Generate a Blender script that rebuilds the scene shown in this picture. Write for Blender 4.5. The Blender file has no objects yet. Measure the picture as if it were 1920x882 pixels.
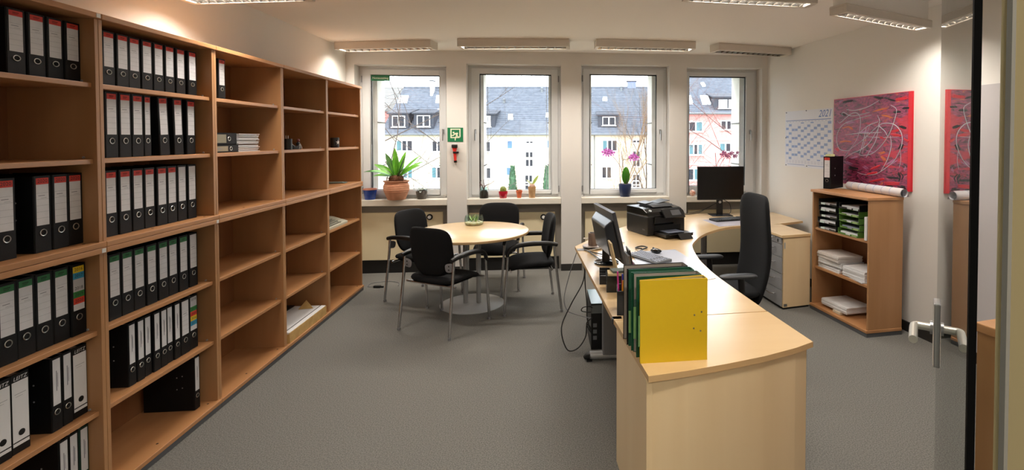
import bpy, bmesh, math, random
from mathutils import Vector, Matrix, Euler
C = bpy.context.scene.collection
scene = bpy.context.scene
random.seed(7)
PI = math.pi

# ------------------------------------------------------------------ camera
F, X0, YC, PITCH, YAW, CAMH = 944.0, 1116.2, 282.0, 0.0241, 0.0981, 1.68
cam_data = bpy.data.cameras.new('camera')
cam = bpy.data.objects.new('camera', cam_data); C.objects.link(cam)
cam_data.sensor_fit = 'HORIZONTAL'; cam_data.sensor_width = 36.0
cam_data.lens = F / 1920 * 36.0
cam_data.shift_x = (960 - X0) / 1920
cam_data.shift_y = (YC - 441) / 1920
cam_data.clip_start = 0.02; cam_data.clip_end = 400
cam.location = (0, 0, CAMH)
cam.rotation_euler = (PI / 2 - PITCH, 0, -YAW)
scene.camera = cam

# ------------------------------------------------------------------ sky and exposure
world = bpy.data.worlds.new('world'); scene.world = world; world.use_nodes = True
bg = world.node_tree.nodes['Background']
bg.inputs[0].default_value = (0.90, 0.955, 1.0, 1); bg.inputs[1].default_value = 6.0
scene.view_settings.view_transform = 'Standard'; scene.view_settings.look = 'None'
scene.view_settings.gamma = 1; scene.view_settings.exposure = 0.0
LAMP_POWER = 46.0

# ------------------------------------------------------------------ pixel helpers (turn a point of the photo into a place in the room)
cp, sp, cyw, syw = math.cos(PITCH), math.sin(PITCH), math.cos(YAW), math.sin(YAW)
def ray(u, v):
    r = (u - X0) / F; up = -(v - YC) / F
    y = cp + up * sp; z = -sp + up * cp
    return Vector((cyw * r + syw * y, -syw * r + cyw * y, z))
CAMP = Vector((0, 0, CAMH))
def on_z(u, v, z): d = ray(u, v); return CAMP + d * ((z - CAMH) / d.z)
def on_x(u, v, x): d = ray(u, v); return CAMP + d * (x / d.x)
def on_y(u, v, y): d = ray(u, v); return CAMP + d * (y / d.y)
def on_depth(u, v, D):                       # (right, forward, height) in the frame of the houses outside
    r = (u - X0) / F; up = -(v - YC) / F
    y = cp + up * sp; s = D / y
    return Vector((r * s, D, CAMH + (-sp + up * cp) * s))
WR_A, WR_B = 2.888, 0.105                    # right wall: x = A + (6.355 - y) * B
def wall_x(y): return WR_A + (6.355 - y) * WR_B
def on_wr(u, v):
    d = ray(u, v); t = (WR_A + 6.355 * WR_B) / (d.x + WR_B * d.y); return CAMP + d * t

# ------------------------------------------------------------------ materials
def lin(c):
    return tuple(((x / 255) / 12.92 if x / 255 <= 0.04045 else ((x / 255 + 0.055) / 1.055) ** 2.4) for x in c)
def rgba(c): return lin(c) + (1,)
MATS = {}
def mat(name, col, rough=0.5, metal=0.0, spec=0.5, emit=None, estr=0, noise=None, bump=None, coat=0):
    """noise=(scale, second colour, stretch xyz)  bump=(scale, strength)"""
    if name in MATS: return MATS[name]
    m = bpy.data.materials.new(name); m.use_nodes = True; MATS[name] = m
    nt = m.node_tree; b = nt.nodes['Principled BSDF']
    b.inputs['Base Color'].default_value = rgba(col)
    b.inputs['Roughness'].default_value = rough
    b.inputs['Metallic'].default_value = metal
    b.inputs['Specular IOR Level'].default_value = spec
    if coat: b.inputs['Coat Weight'].default_value = coat; b.inputs['Coat Roughness'].default_value = 0.26
    if emit: b.inputs['Emission Color'].default_value = rgba(emit); b.inputs['Emission Strength'].default_value = estr
    if noise or bump:
        tc = nt.nodes.new('ShaderNodeTexCoord')
    if noise:
        mp = nt.nodes.new('ShaderNodeMapping'); mp.inputs['Scale'].default_value = noise[2] if len(noise) > 2 else (1, 1, 1)
        n = nt.nodes.new('ShaderNodeTexNoise'); n.inputs['Scale'].default_value = noise[0]; n.inputs['Detail'].default_value = 4
        r = nt.nodes.new('ShaderNodeValToRGB')
        r.color_ramp.elements[0].position = 0.35; r.color_ramp.elements[1].position = 0.65
        r.color_ramp.elements[0].color = rgba(col); r.color_ramp.elements[1].color = rgba(noise[1])
        nt.links.new(tc.outputs['Object'], mp.inputs[0]); nt.links.new(mp.outputs[0], n.inputs['Vector'])
        nt.links.new(n.outputs['Fac'], r.inputs[0]); nt.links.new(r.outputs[0], b.inputs['Base Color'])
    if bump:
        n2 = nt.nodes.new('ShaderNodeTexNoise'); n2.inputs['Scale'].default_value = bump[0]; n2.inputs['Detail'].default_value = 3
        bp = nt.nodes.new('ShaderNodeBump'); bp.inputs['Strength'].default_value = bump[1]; bp.inputs['Distance'].default_value = 0.004
        nt.links.new(tc.outputs['Object'], n2.inputs['Vector']); nt.links.new(n2.outputs['Fac'], bp.inputs['Height'])
        nt.links.new(bp.outputs[0], b.inputs['Normal'])
    return m

def thin_glass(name, tint=(255, 255, 255), ior=1.5, rough=0.0):
    """thin pane: passes light straight on and mirrors it by Fresnel"""
    m = bpy.data.materials.new(name); m.use_nodes = True; MATS[name] = m; nt = m.node_tree; nt.nodes.clear()
    o = nt.nodes.new('ShaderNodeOutputMaterial'); mx = nt.nodes.new('ShaderNodeMixShader')
    t = nt.nodes.new('ShaderNodeBsdfTransparent'); t.inputs[0].default_value = rgba(tint)
    g = nt.nodes.new('ShaderNodeBsdfGlossy'); g.inputs['Roughness'].default_value = rough
    f = nt.nodes.new('ShaderNodeFresnel'); ge = nt.nodes.new('ShaderNodeNewGeometry'); mr = nt.nodes.new('ShaderNodeMapRange')
    mr.inputs[3].default_value = ior; mr.inputs[4].default_value = 1/ior          # same reflectance on both sides of the pane
    nt.links.new(ge.outputs['Backfacing'], mr.inputs[0]); nt.links.new(mr.outputs[0], f.inputs[0])
    nt.links.new(f.outputs[0], mx.inputs[0]); nt.links.new(t.outputs[0], mx.inputs[1]); nt.links.new(g.outputs[0], mx.inputs[2])
    nt.links.new(mx.outputs[0], o.inputs[0]); return m

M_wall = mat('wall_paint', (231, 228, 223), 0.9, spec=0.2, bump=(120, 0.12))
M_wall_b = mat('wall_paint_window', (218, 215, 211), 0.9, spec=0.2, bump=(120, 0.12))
M_ceil = mat('ceiling_paint', (240, 236, 231), 0.95, spec=0.1, bump=(60, 0.1))
M_carpet = mat('carpet', (96, 95, 92), 1.0, spec=0.05, noise=(150, (131, 130, 125)), bump=(600, 0.18))
M_base = mat('baseboard_dark', (42, 40, 38), 0.6)
M_beech = mat('beech', (170, 124, 82), 0.42, noise=(7, (184, 138, 96), (1, 1, 0.08)))
M_beech_h = mat('beech_flat', (176, 125, 81), 0.36, noise=(7, (192, 141, 96), (1, 0.08, 1)))
M_beech_e = mat('beech_edge', (186, 136, 98), 0.45)
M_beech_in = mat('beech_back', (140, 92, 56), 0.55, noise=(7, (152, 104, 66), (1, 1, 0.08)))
M_maple = mat('maple', (230, 202, 158), 0.36, noise=(5, (237, 212, 171), (1, 1, 0.07)))
M_maple_h = mat('maple_flat', (219, 185, 137), 0.28, coat=0.7, noise=(5, (228, 197, 150), (0.15, 1, 1)))
M_maple_e = mat('maple_edge', (208, 172, 124), 0.4)
M_black = mat('black_plastic', (16, 16, 17), 0.42)
M_black_s = mat('black_gloss', (10, 10, 11), 0.18)
M_binder = mat('binder_board', (14, 15, 17), 0.55, spec=0.25, bump=(500, 0.15))
M_fabric = mat('black_fabric', (15, 15, 17), 0.85, spec=0.25, bump=(700, 0.35))
M_mesh = mat('office_chair_fabric', (13, 14, 18), 0.8, spec=0.3, bump=(900, 0.3))
M_chrome = mat('chrome', (196, 196, 198), 0.25, metal=1.0)
M_steel = mat('brushed_steel', (170, 172, 174), 0.35, metal=1.0)
M_grey = mat('grey_plastic', (120, 122, 126), 0.5)
M_greymetal = mat('grey_painted_metal', (140, 140, 144), 0.45, metal=0.3)
M_silver = mat('silver_paint', (176, 178, 180), 0.4, metal=0.35)
M_white = mat('white_plastic', (226, 226, 224), 0.4)
M_frame = mat('window_frame_white', (214, 216, 218), 0.35)
M_paper = mat('white_paper', (226, 226, 228), 0.8, spec=0.2)
M_paper2 = mat('label_paper', (214, 214, 218), 0.75, spec=0.2, noise=(16, (222, 222, 226), (1, 1, 1)))
M_red = mat('red_band', (206, 62, 52), 0.7)
M_green = mat('green_band', (40, 112, 62), 0.7)
M_ink = mat('ink', (40, 40, 46), 0.8)
M_inkl = mat('ink_light', (128, 130, 140), 0.8)
M_ring = mat('ring_metal', (200, 200, 196), 0.28, metal=1.0)
M_hole = mat('hole_black', (3, 3, 3), 0.9)
M_rubber = mat('rubber_black', (8, 8, 8), 0.7)
M_seal = mat('seal_grey', (120, 118, 112), 0.7)
M_jamb = mat('jamb_beige', (196, 180, 138), 0.5)
M_lampw = mat('lamp_white', (214, 206, 196), 0.5)
M_lampref = mat('lamp_reflector', (150, 146, 140), 0.25, metal=1.0)
M_tube = mat('lamp_tube', (255, 244, 224), 0.5, emit=(255, 232, 200), estr=3.0)
M_glass = thin_glass('window_glass')
M_dglass = thin_glass('door_glass', (236, 242, 240))
M_bglass = thin_glass('bowl_glass', (236, 246, 244))
M_terra = mat('terracotta', (196, 136, 104), 0.75, noise=(14, (208, 152, 120)), bump=(40, 0.2))
M_soil = mat('soil', (52, 36, 28), 0.95, bump=(200, 0.8))
M_blueglaze = mat('blue_glaze', (32, 62, 150), 0.2, noise=(20, (40, 76, 170)))
M_navy = mat('navy_pot', (36, 52, 92), 0.4)
M_redglaze = mat('red_glaze', (176, 28, 48), 0.2)
M_orangepot = mat('orange_pot', (196, 98, 60), 0.7)
M_sandpot = mat('sand_pot', (196, 160, 116), 0.7, noise=(25, (182, 140, 98)))
M_stonepot = mat('stone_pot', (104, 100, 96), 0.7, noise=(60, (120, 116, 110)))
def leaf_mat(name, a, b):
    m = mat(name, a, 0.4, noise=(9, b)); p = m.node_tree.nodes['Principled BSDF']
    return m
M_leaf = leaf_mat('fern_leaf', (84, 150, 40), (120, 186, 60))
M_leafd = leaf_mat('dark_leaf', (48, 92, 44), (64, 112, 52))
M_leafp = leaf_mat('pale_leaf', (150, 176, 84), (176, 196, 110))
M_cactus = leaf_mat('cactus_skin', (96, 116, 48), (168, 166, 90))
M_husk = mat('brown_husk', (84, 54, 38), 0.9, noise=(40, (112, 74, 50)), bump=(90, 0.8))
M_orchid = mat('orchid_petal', (214, 110, 214), 0.5, noise=(60, (232, 150, 232)))
M_orchid2 = mat('pink_petal', (226, 150, 196), 0.5)
M_stem = mat('stem', (88, 66, 48), 0.7)
M_bark = mat('bark', (72, 64, 60), 0.9)
M_barkr = mat('bark_reddish', (96, 64, 58), 0.9)
M_twig = mat('tan_twig', (132, 108, 82), 0.9)

# ------------------------------------------------------------------ mesh building
class MB:
    def __init__(s): s.v = []; s.f = []; s.mi = []; s.cur = 0
    def add(s, vs, fs, M=None):
        o = len(s.v)
        s.v += [tuple(M @ Vector(p)) if M is not None else tuple(p) for p in vs]
        s.f += [tuple(i + o for i in f) for f in fs]; s.mi += [s.cur] * len(fs); return s
    def box(s, x0, y0, z0, x1, y1, z1, M=None):
        vs = [(x0,y0,z0),(x1,y0,z0),(x1,y1,z0),(x0,y1,z0),(x0,y0,z1),(x1,y0,z1),(x1,y1,z1),(x0,y1,z1)]
        return s.add(vs, [(0,3,2,1),(4,5,6,7),(0,1,5,4),(1,2,6,5),(2,3,7,6),(3,0,4,7)], M)
    def prism(s, poly, z0, z1, M=None):
        n = len(poly)
        if sum(poly[i][0]*poly[(i+1)%n][1]-poly[(i+1)%n][0]*poly[i][1] for i in range(n)) < 0: poly = poly[::-1]
        vs = [(p[0],p[1],z0) for p in poly] + [(p[0],p[1],z1) for p in poly]
        fs = [tuple(range(n-1,-1,-1)), tuple(range(n,2*n))] + [(i,(i+1)%n,n+(i+1)%n,n+i) for i in range(n)]
        return s.add(vs, fs, M)
    def tube(s, pts, r, n=8, caps=True):
        pts = [Vector(p) for p in pts]; m = len(pts)
        rs = r if isinstance(r, (list, tuple)) else [r]*m
        vs = []; fs = []; up = None
        for i, p in enumerate(pts):
            t = (pts[min(i+1,m-1)] - pts[max(i-1,0)])
            t = t.normalized() if t.length > 1e-9 else Vector((0,0,1))
            if up is None:
                up = t.orthogonal().normalized()
            else:
                up = up - t * up.dot(t)
                up = up.normalized() if up.length > 1e-6 else t.orthogonal().normalized()
            w = t.cross(up)
            for k in range(n):
                a = 2*PI*k/n; vs.append(tuple(p + (up*math.cos(a) + w*math.sin(a))*rs[i]))
        for i in range(m-1):
            for k in range(n):
                a = i*n+k; b = i*n+(k+1)%n; fs.append((a,b,b+n,a+n))
        if caps: fs += [tuple(range(n-1,-1,-1)), tuple(range((m-1)*n, m*n))]
        return s.add(vs, fs)
    def lathe(s, prof, n=24, M=None):
        m = len(prof); vs = []; fs = []
        for r, z in prof:
            for k in range(n): a = 2*PI*k/n; vs.append((r*math.cos(a), r*math.sin(a), z))
        for i in range(m-1):
            for k in range(n):
                a = i*n+k; b = i*n+(k+1)%n; fs.append((a,b,b+n,a+n))
        if prof[0][0] > 1e-6: fs.append(tuple(range(n-1,-1,-1)))
        if prof[-1][0] > 1e-6: fs.append(tuple(range((m-1)*n, m*n)))
        return s.add(vs, fs, M)
    def pad(s, w, h, t, nu=12, nv=12, p=4.0, q=3.0, M=None, fn=None, taper=0.0):
        """soft cushion in the xy plane, size w by h, thickness t along z; p rounds the outline, q the edge"""
        grid = {}; vs = []; fs = []
        def pos(u, v, side):
            k = (abs(u)**p + abs(v)**p); mx = max(abs(u), abs(v))
            sc = mx / (k ** (1/p)) if k > 0 else 1
            x = u*sc*w/2; y = v*sc*h/2
            x *= 1 - taper * (0.5 - v*sc/2)
            e = max(0.0, 1 - mx**q) ** (1/q)
            z = side*t/2*e
            P = (x, y, z)
            return fn(*P) if fn else P
        for side in (1, -1):
            for i in range(nu+1):
                for j in range(nv+1):
                    u = math.sin((-1+2*i/nu)*PI/2); v = math.sin((-1+2*j/nv)*PI/2)
                    edge = i in (0,nu) or j in (0,nv)
                    key = (i,j,0 if edge else side)
                    if key not in grid: grid[key] = len(vs); vs.append(pos(u, v, side))
        for side in (1,-1):
            g = lambda i,j: grid[(i,j,0 if (i in (0,nu) or j in (0,nv)) else side)]
            for i in range(nu):
                for j in range(nv):
                    q4 = (g(i,j), g(i+1,j), g(i+1,j+1), g(i,j+1))
                    fs.append(q4 if side == 1 else q4[::-1])
        return s.add(vs, fs, M)
    def leaf(s, base, direction, length, width, droop=0.3, n=8, fold=0.15, prof=None, twist=0.0, ruffle=0.0):
        d = Vector(direction).normalized(); p = Vector(base)
        side = d.cross(Vector((0,0,1)))
        side = side.normalized() if side.length > 1e-3 else Vector((1,0,0))
        if twist: side = Matrix.Rotation(twist, 3, d) @ side
        vs = []; fs = []
        for i in range(n+1):
            t = i/n
            wv = width*0.5*(prof(t) if prof else math.sin(PI*min(1, t*0.93+0.07))**0.7)
            wv *= 1 + ruffle*math.sin(t*25)
            nrm = side.cross(d)
            for k in (-1,0,1): vs.append(tuple(p + side*(k*wv) + nrm*(-fold*wv if k == 0 else 0)))
            p = p + d*(length/n)
            d = (d + Vector((0,0,-droop/n))).normalized()
        for i in range(n):
            for k in range(2): a = i*3+k; fs.append((a,a+1,a+4,a+3))
        return s.add(vs, fs)
    def build(s, name, m, parent=None, smooth=None, bevel=0, seg=2, loc=None, fn=None):
        me = bpy.data.meshes.new(name)
        me.from_pydata([fn(*p) for p in s.v] if fn else s.v, [], s.f)
        ms = m if isinstance(m, (list, tuple)) else [m]
        for x in ms: me.materials.append(x)
        if len(ms) > 1:
            me.polygons.foreach_set('material_index', s.mi)
        if bevel:
            b = bmesh.new(); b.from_mesh(me)
            bmesh.ops.remove_doubles(b, verts=b.verts, dist=1e-6)
            es = [e for e in b.edges if len(e.link_faces) == 2 and e.calc_face_angle(0) > 0.5]
            bmesh.ops.bevel(b, geom=es, offset=bevel, segments=seg, affect='EDGES', profile=0.5)
            b.to_mesh(me); b.free()
        if smooth is not None:
            for p in me.polygons: p.use_smooth = True
            me.set_sharp_from_angle(angle=smooth)
        o = bpy.data.objects.new(name, me); C.objects.link(o)
        if parent is not None: o.parent = parent
        if loc is not None: o.location = loc
        return o
SM = 0.7
def tag(o, label, cat=None, group=None, kind=None):
    if label: o['label'] = label
    if cat: o['category'] = cat
    if group: o['group'] = group
    if kind: o['kind'] = kind
    return o
def thing(name, label, cat, loc=(0,0,0), rz=0, group=None):
    o = bpy.data.objects.new(name, None); C.objects.link(o); o.empty_display_size = 0.05
    o.location = loc; o.rotation_euler = (0,0,rz)
    return tag(o, label, cat, group)
def struct(o, label=None): o['kind'] = 'structure'; return tag(o, label)
def kids(o): return [c for c in o.children]
def dup(o, parent=None):
    c = o.copy(); C.objects.link(c)
    if parent is not None: c.parent = parent
    for k in kids(o): dup(k, c)
    return c
def text_mesh(s, size, name, m, parent, M, shear=0.0, align='CENTER', extrude=0.0):
    cu = bpy.data.curves.new(name, 'FONT'); cu.body = s; cu.size = size; cu.align_x = align; cu.align_y = 'CENTER'
    cu.shear = shear; cu.extrude = extrude; cu.resolution_u = 2
    to = bpy.data.objects.new(name + '_tmp', cu)
    C.objects.link(to); bpy.context.view_layer.update()
    me = bpy.data.meshes.new_from_object(to.evaluated_get(bpy.context.evaluated_depsgraph_get()))
    bpy.data.objects.remove(to); bpy.data.curves.remove(cu)
    me.transform(M); me.materials.clear(); me.materials.append(m)
    o = bpy.data.objects.new(name, me); C.objects.link(o); o.parent = parent; return o
def arc(c, r, a0, a1, n, z=None): return [(c[0]+r*math.cos(a0+(a1-a0)*i/n), c[1]+r*math.sin(a0+(a1-a0)*i/n)) for i in range(n+1)]
def smooth_path(pts, n=6):
    pts = [Vector(p) for p in pts]; out = []
    for i in range(len(pts)-1):
        p0 = pts[max(i-1,0)]; p1 = pts[i]; p2 = pts[i+1]; p3 = pts[min(i+2,len(pts)-1)]
        for k in range(n):
            t = k/n
            out.append(0.5*((2*p1)+(p2-p0)*t+(2*p0-5*p1+4*p2-p3)*t*t+(3*p1-p0-3*p2+p3)*t**3))
    out.append(pts[-1]); return out
def ordinal(i): return ['first','second','third','fourth','fifth','sixth','seventh','eighth','ninth','tenth'][i]
# matrix that lays flat xy artwork on a plane facing +X (seen from the room: right = +Y, up = +Z)
FACE_X = Matrix(((0,0,1,0),(1,0,0,0),(0,1,0,0),(0,0,0,1)))
# facing -Y (right = +X, up = +Z)
FACE_MY = Matrix(((1,0,0,0),(0,0,-1,0),(0,1,0,0),(0,0,0,1)))
# ================================================================== THE ROOM
H = 2.756
YW = 6.355                                    # window wall, room side
def quadwall(mb, x0, y0, x1, y1, t, z0, z1):  # wall of thickness t to the right of the line p0 -> p1
    d = Vector((x1-x0, y1-y0)).normalized(); n = Vector((d.y, -d.x))*t
    mb.prism([(x0,y0),(x1,y1),(x1+n.x,y1+n.y),(x0+n.x,y0+n.y)], z0, z1)
struct(MB().box(-2.6,-1.7,-0.1, 3.9,6.9,0).build('floor', M_carpet), 'grey brown speckled carpet covering the office floor')
struct(MB().box(-2.6,-1.7,H, 3.9,6.9,H+0.1).build('ceiling', M_ceil), 'plain off white ceiling with louvred lamps')
mb = MB(); quadwall(mb, -2.398, 6.9, -2.398, -1.7, 0.12, 0, H); struct(mb.build('wall_left', M_wall), 'white wall above the tall bookcases')
mb = MB(); quadwall(mb, wall_x(-1.7), -1.7, wall_x(6.9), 6.9, 0.12, 0, H)
struct(mb.build('wall_right', M_wall), 'white wall with the calendar and the red painting')
struct(MB().box(-2.6,-1.8,0, 3.9,-1.7,H).build('wall_corridor', M_wall), 'white corridor wall behind the viewer')
# entrance wall with the doorway the photo is taken from
JX, JY0, JY1 = 0.44, 0.29, 0.452
mb = MB(); mb.box(JX+0.02, JY0, 0, 3.8, JY1-0.004, H); mb.box(-2.45, JY0, 0, -0.62, JY1-0.004, H); mb.box(-0.62, JY0, 2.15, JX+0.02, JY1-0.004, H)
struct(mb.build('wall_front', M_wall), 'white entrance wall around the doorway')
d3 = bpy.data.objects.new('door_1', None); C.objects.link(d3); struct(d3, 'beige steel door frame at the right edge of the view')
mb = MB(); mb.box(JX, JY0-0.01, 0, JX+0.04, JY1, 2.15); mb.box(JX+0.04, JY1-0.004, 0, JX+0.075, JY1+0.012, 2.15); mb.build('jamb', M_jamb, d3, bevel=0.003)
mb = MB(); mb.box(JX-0.004, 0.4345, 0, JX+0.001, 0.4405, 2.15); mb.build('seal', M_seal, d3)
mb = MB(); mb.box(-0.62, JY0-0.01, 2.11, JX+0.04, JY1, 2.15); mb.build('head', M_jamb, d3)
mb = MB(); mb.box(-0.66, JY0-0.01, 0, -0.62, JY1, 2.15); mb.build('jamb', M_jamb, d3)

# window wall: piers run to the floor, niches under the sills
OPEN = [(-2.299,-1.215), (-0.975,0.193), (0.448,1.582), (1.811,2.817)]
ZL = [2.572, 2.601, 2.612, 2.592]; ZS = 0.848; REV = 0.175; YN = 6.475
mb = MB()
xs = [-2.5] + [x for o in OPEN for x in o] + [3.0]
mb.box(-2.5, YW, 2.62, 3.05, 6.75, H)
for i in range(0, len(xs), 2): mb.box(xs[i], YW, 0, xs[i+1], 6.75, 2.62)
for (a, b), zl in zip(OPEN, ZL):
    mb.box(a, YW, zl, b, 6.75, 2.62)
    mb.box(a, 6.64, 0, b, 6.75, 0.93)
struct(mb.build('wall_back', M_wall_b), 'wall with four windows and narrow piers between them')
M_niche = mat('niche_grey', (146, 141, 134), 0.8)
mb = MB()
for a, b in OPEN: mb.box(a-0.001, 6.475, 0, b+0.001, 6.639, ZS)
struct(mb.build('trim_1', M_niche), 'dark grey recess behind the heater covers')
mb = MB()
for i in range(1, 4):
    mb.box(OPEN[i-1][1]-0.004, YW-0.012, 0, OPEN[i][0]+0.004, YW, 0.085)
struct(mb.build('baseboard_back', M_base), 'dark skirting at the foot of the window piers')
mb = MB(); mb.prism([(wall_x(0.46),0.46),(wall_x(6.35),6.35),(wall_x(6.35)-0.014,6.35),(wall_x(0.46)-0.014,0.46)], 0, 0.085)
struct(mb.build('baseboard_right', M_base), 'dark skirting along the right wall')
mb = MB(); mb.box(-2.398,0.46,0,-2.394,6.355,0.08); struct(mb.build('baseboard_left', M_base), 'dark skirting behind the bookcases')

# windows -------------------------------------------------------------------
M_panel = mat('heater_cover_cream', (238, 224, 188), 0.5)
GL = [(-2.166,-1.329,2.471,1.033), (-0.836,0.072,2.498,1.013), (0.567,1.452,2.512,1.014), (1.889,2.665,2.500,1.045)]
HANDLE = [1, -1, 1, 1]; YF = YW + REV
for i, ((a, b), zl, (gx0, gx1, gz1, gz0)) in enumerate(zip(OPEN, ZL, GL)):
    w = bpy.data.objects.new('window_%d' % (i+1), None); C.objects.link(w)
    struct(w, ['white framed window with the emergency exit sticker', 'white framed window above the row of small pots', 'white framed window with the purple orchid', 'white framed window behind the desk monitor'][i])
    zs = 0.925
    # fixed frame
    f = 0.045
    mb = MB(); y0, y1 = YF, YF+0.07
    mb.box(a, y0, zs, a+f, y1, zl); mb.box(b-f, y0, zs, b, y1, zl); mb.box(a+f, y0, zl-f, b-f, y1, zl); mb.box(a+f, y0, zs, b-f, y1, zs+f)
    mb.build('frame', M_frame, w, bevel=0.004)
    # casement
    e = 0.012; y0, y1 = YF-0.014, YF+0.05
    mb = MB(); A, B, Z0, Z1 = a+f-e, b-f+e, zs+f-e, zl-f+e
    mb.box(A, y0, Z0, gx0, y1, Z1); mb.box(gx1, y0, Z0, B, y1, Z1); mb.box(gx0, y0, gz1, gx1, y1, Z1); mb.box(gx0, y0, Z0, gx1, y1, gz0)
    mb.build('casement', M_frame, w, bevel=0.005)
    g = 0.008
    mb = MB(); y0, y1 = YF+0.012, YF+0.03
    mb.box(gx0, y0, gz0, gx0+g, y1, gz1); mb.box(gx1-g, y0, gz0, gx1, y1, gz1); mb.box(gx0+g, y0, gz1-g*1.6, gx1-g, y1, gz1); mb.box(gx0+g, y0, gz0, gx1-g, y1, gz0+g*0.6)
    mb.build('gasket', M_rubber, w)
    MB().box(gx0, YF+0.018, gz0, gx1, YF+0.024, gz1).build('pane', M_glass, w)
    # handle
    hx = (gx1 + B)/2 if HANDLE[i] > 0 else (gx0 + A)/2
    hz = on_y(1232 if i == 2 else 892, 247, YF).z
    mb = MB(); mb.box(hx-0.013, YF-0.026, hz-0.03, hx+0.013, YF-0.014, hz+0.03); mb.tube([(hx,YF-0.02,hz+0.012),(hx,YF-0.055,hz+0.012)], 0.008)
    mb.tube([(hx,YF-0.055,hz+0.016),(hx,YF-0.06,hz-0.05),(hx,YF-0.058,hz-0.115)], [0.009,0.010,0.008])
    mb.build('handle', M_steel, w, smooth=SM)
    sx = B+0.004 if HANDLE[i] < 0 else A-0.004
    for hz2 in (zl-0.16, zs+0.1):
        mb = MB(); mb.tube([(sx,YF-0.016,hz2-0.04),(sx,YF-0.016,hz2+0.04)], 0.008); mb.build('hinge', M_greymetal, w, smooth=SM)
    # inner sill
    mb = MB(); mb.box(a+0.001, YW-0.006, ZS, b-0.001, YF+0.01, 0.925); mb.build('sill', mat('sill_white', (226, 220, 208), 0.3), w, bevel=0.006)
    # stone reveal and blind guides outside
    mb = MB(); mb.box(a-0.03, 6.66, 0.85, gx0+0.035, 6.95, 2.75); mb.box(gx1-0.035, 6.66, 0.85, b+0.03, 6.95, 2.75); mb.box(a, 6.66, zl-0.05, b, 6.95, zl+0.2)
    mb.build('outer_reveal', mat('reveal_stone', (226, 226, 220), 0.8, noise=(6, (212, 210, 204))), w)
    mb = MB(); mb.box(a, 6.62, 0.86, b, 7.0, 0.9); mb.build('outer_sill', M_greymetal, w)
    for k, sxx in enumerate((gx0+0.034, gx1-0.034)):
        for hz2 in (1.32, 1.88):
            mb = MB(); s2 = 1 if k == 0 else -1
            mb.box(min(sxx, sxx+s2*0.012) - 0.0, 6.655, hz2, max(sxx, sxx+s2*0.012), 6.952, hz2+0.008); mb.build('joint', M_rubber, w)
    if i == 1:
        for sxx in (gx0+0.06, gx1-0.06):
            mb = MB(); mb.tube([(sxx,6.9,0.88),(sxx,6.9,2.6)], 0.004, 6); mb.build('guide_wire', M_greymetal, w)
# heater covers in the niches: cream panels over a dark plinth
RAD = [(-2.29,-1.285,0.755), (-0.965,0.115,0.735), (0.50,1.52,0.735), (1.86,2.755,0.735)]
for i, (a, b, zt) in enumerate(RAD):
    t = thing('heater_cover', ['cream heater cover under the first window from the bookcase', 'cream heater cover under the small potted cacti', 'cream heater cover behind the printer desk', 'cream heater cover behind the desk monitor stand'][i], 'heater cover', ((a+b)/2, 6.51, 0))
    w = (b-a)/2
    MB().box(-w, -0.07, 0.165, w, -0.036, zt).build('panel', M_panel, t, bevel=0.004)
    MB().box(-w+0.001, -0.052, 0, w+0.05, -0.036, 0.16).build('plinth', mat('plinth_black', (14, 13, 13), 0.6), t)
    if i < 2:
        kz = [on_y(806,407,6.45).z, on_y(1019,407,6.45).z][i]; kx = [on_y(806,407,6.45).x, on_y(1019,407,6.45).x][i] - (a+b)/2
        mb = MB(); R = Matrix.Translation((kx,-0.07,kz)) @ Matrix.Rotation(PI/2, 4, 'X')
        mb.lathe([(0.038,0),(0.038,0.004),(0.030,0.006),(0.030,0.002)], 24, R); mb.build('valve_ring', M_rubber, t, smooth=SM)
        mb = MB(); mb.lathe([(0.022,0),(0.022,0.02),(0.017,0.03),(0,0.03)], 20, R); mb.build('valve_knob', M_white, t, smooth=SM)

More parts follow.
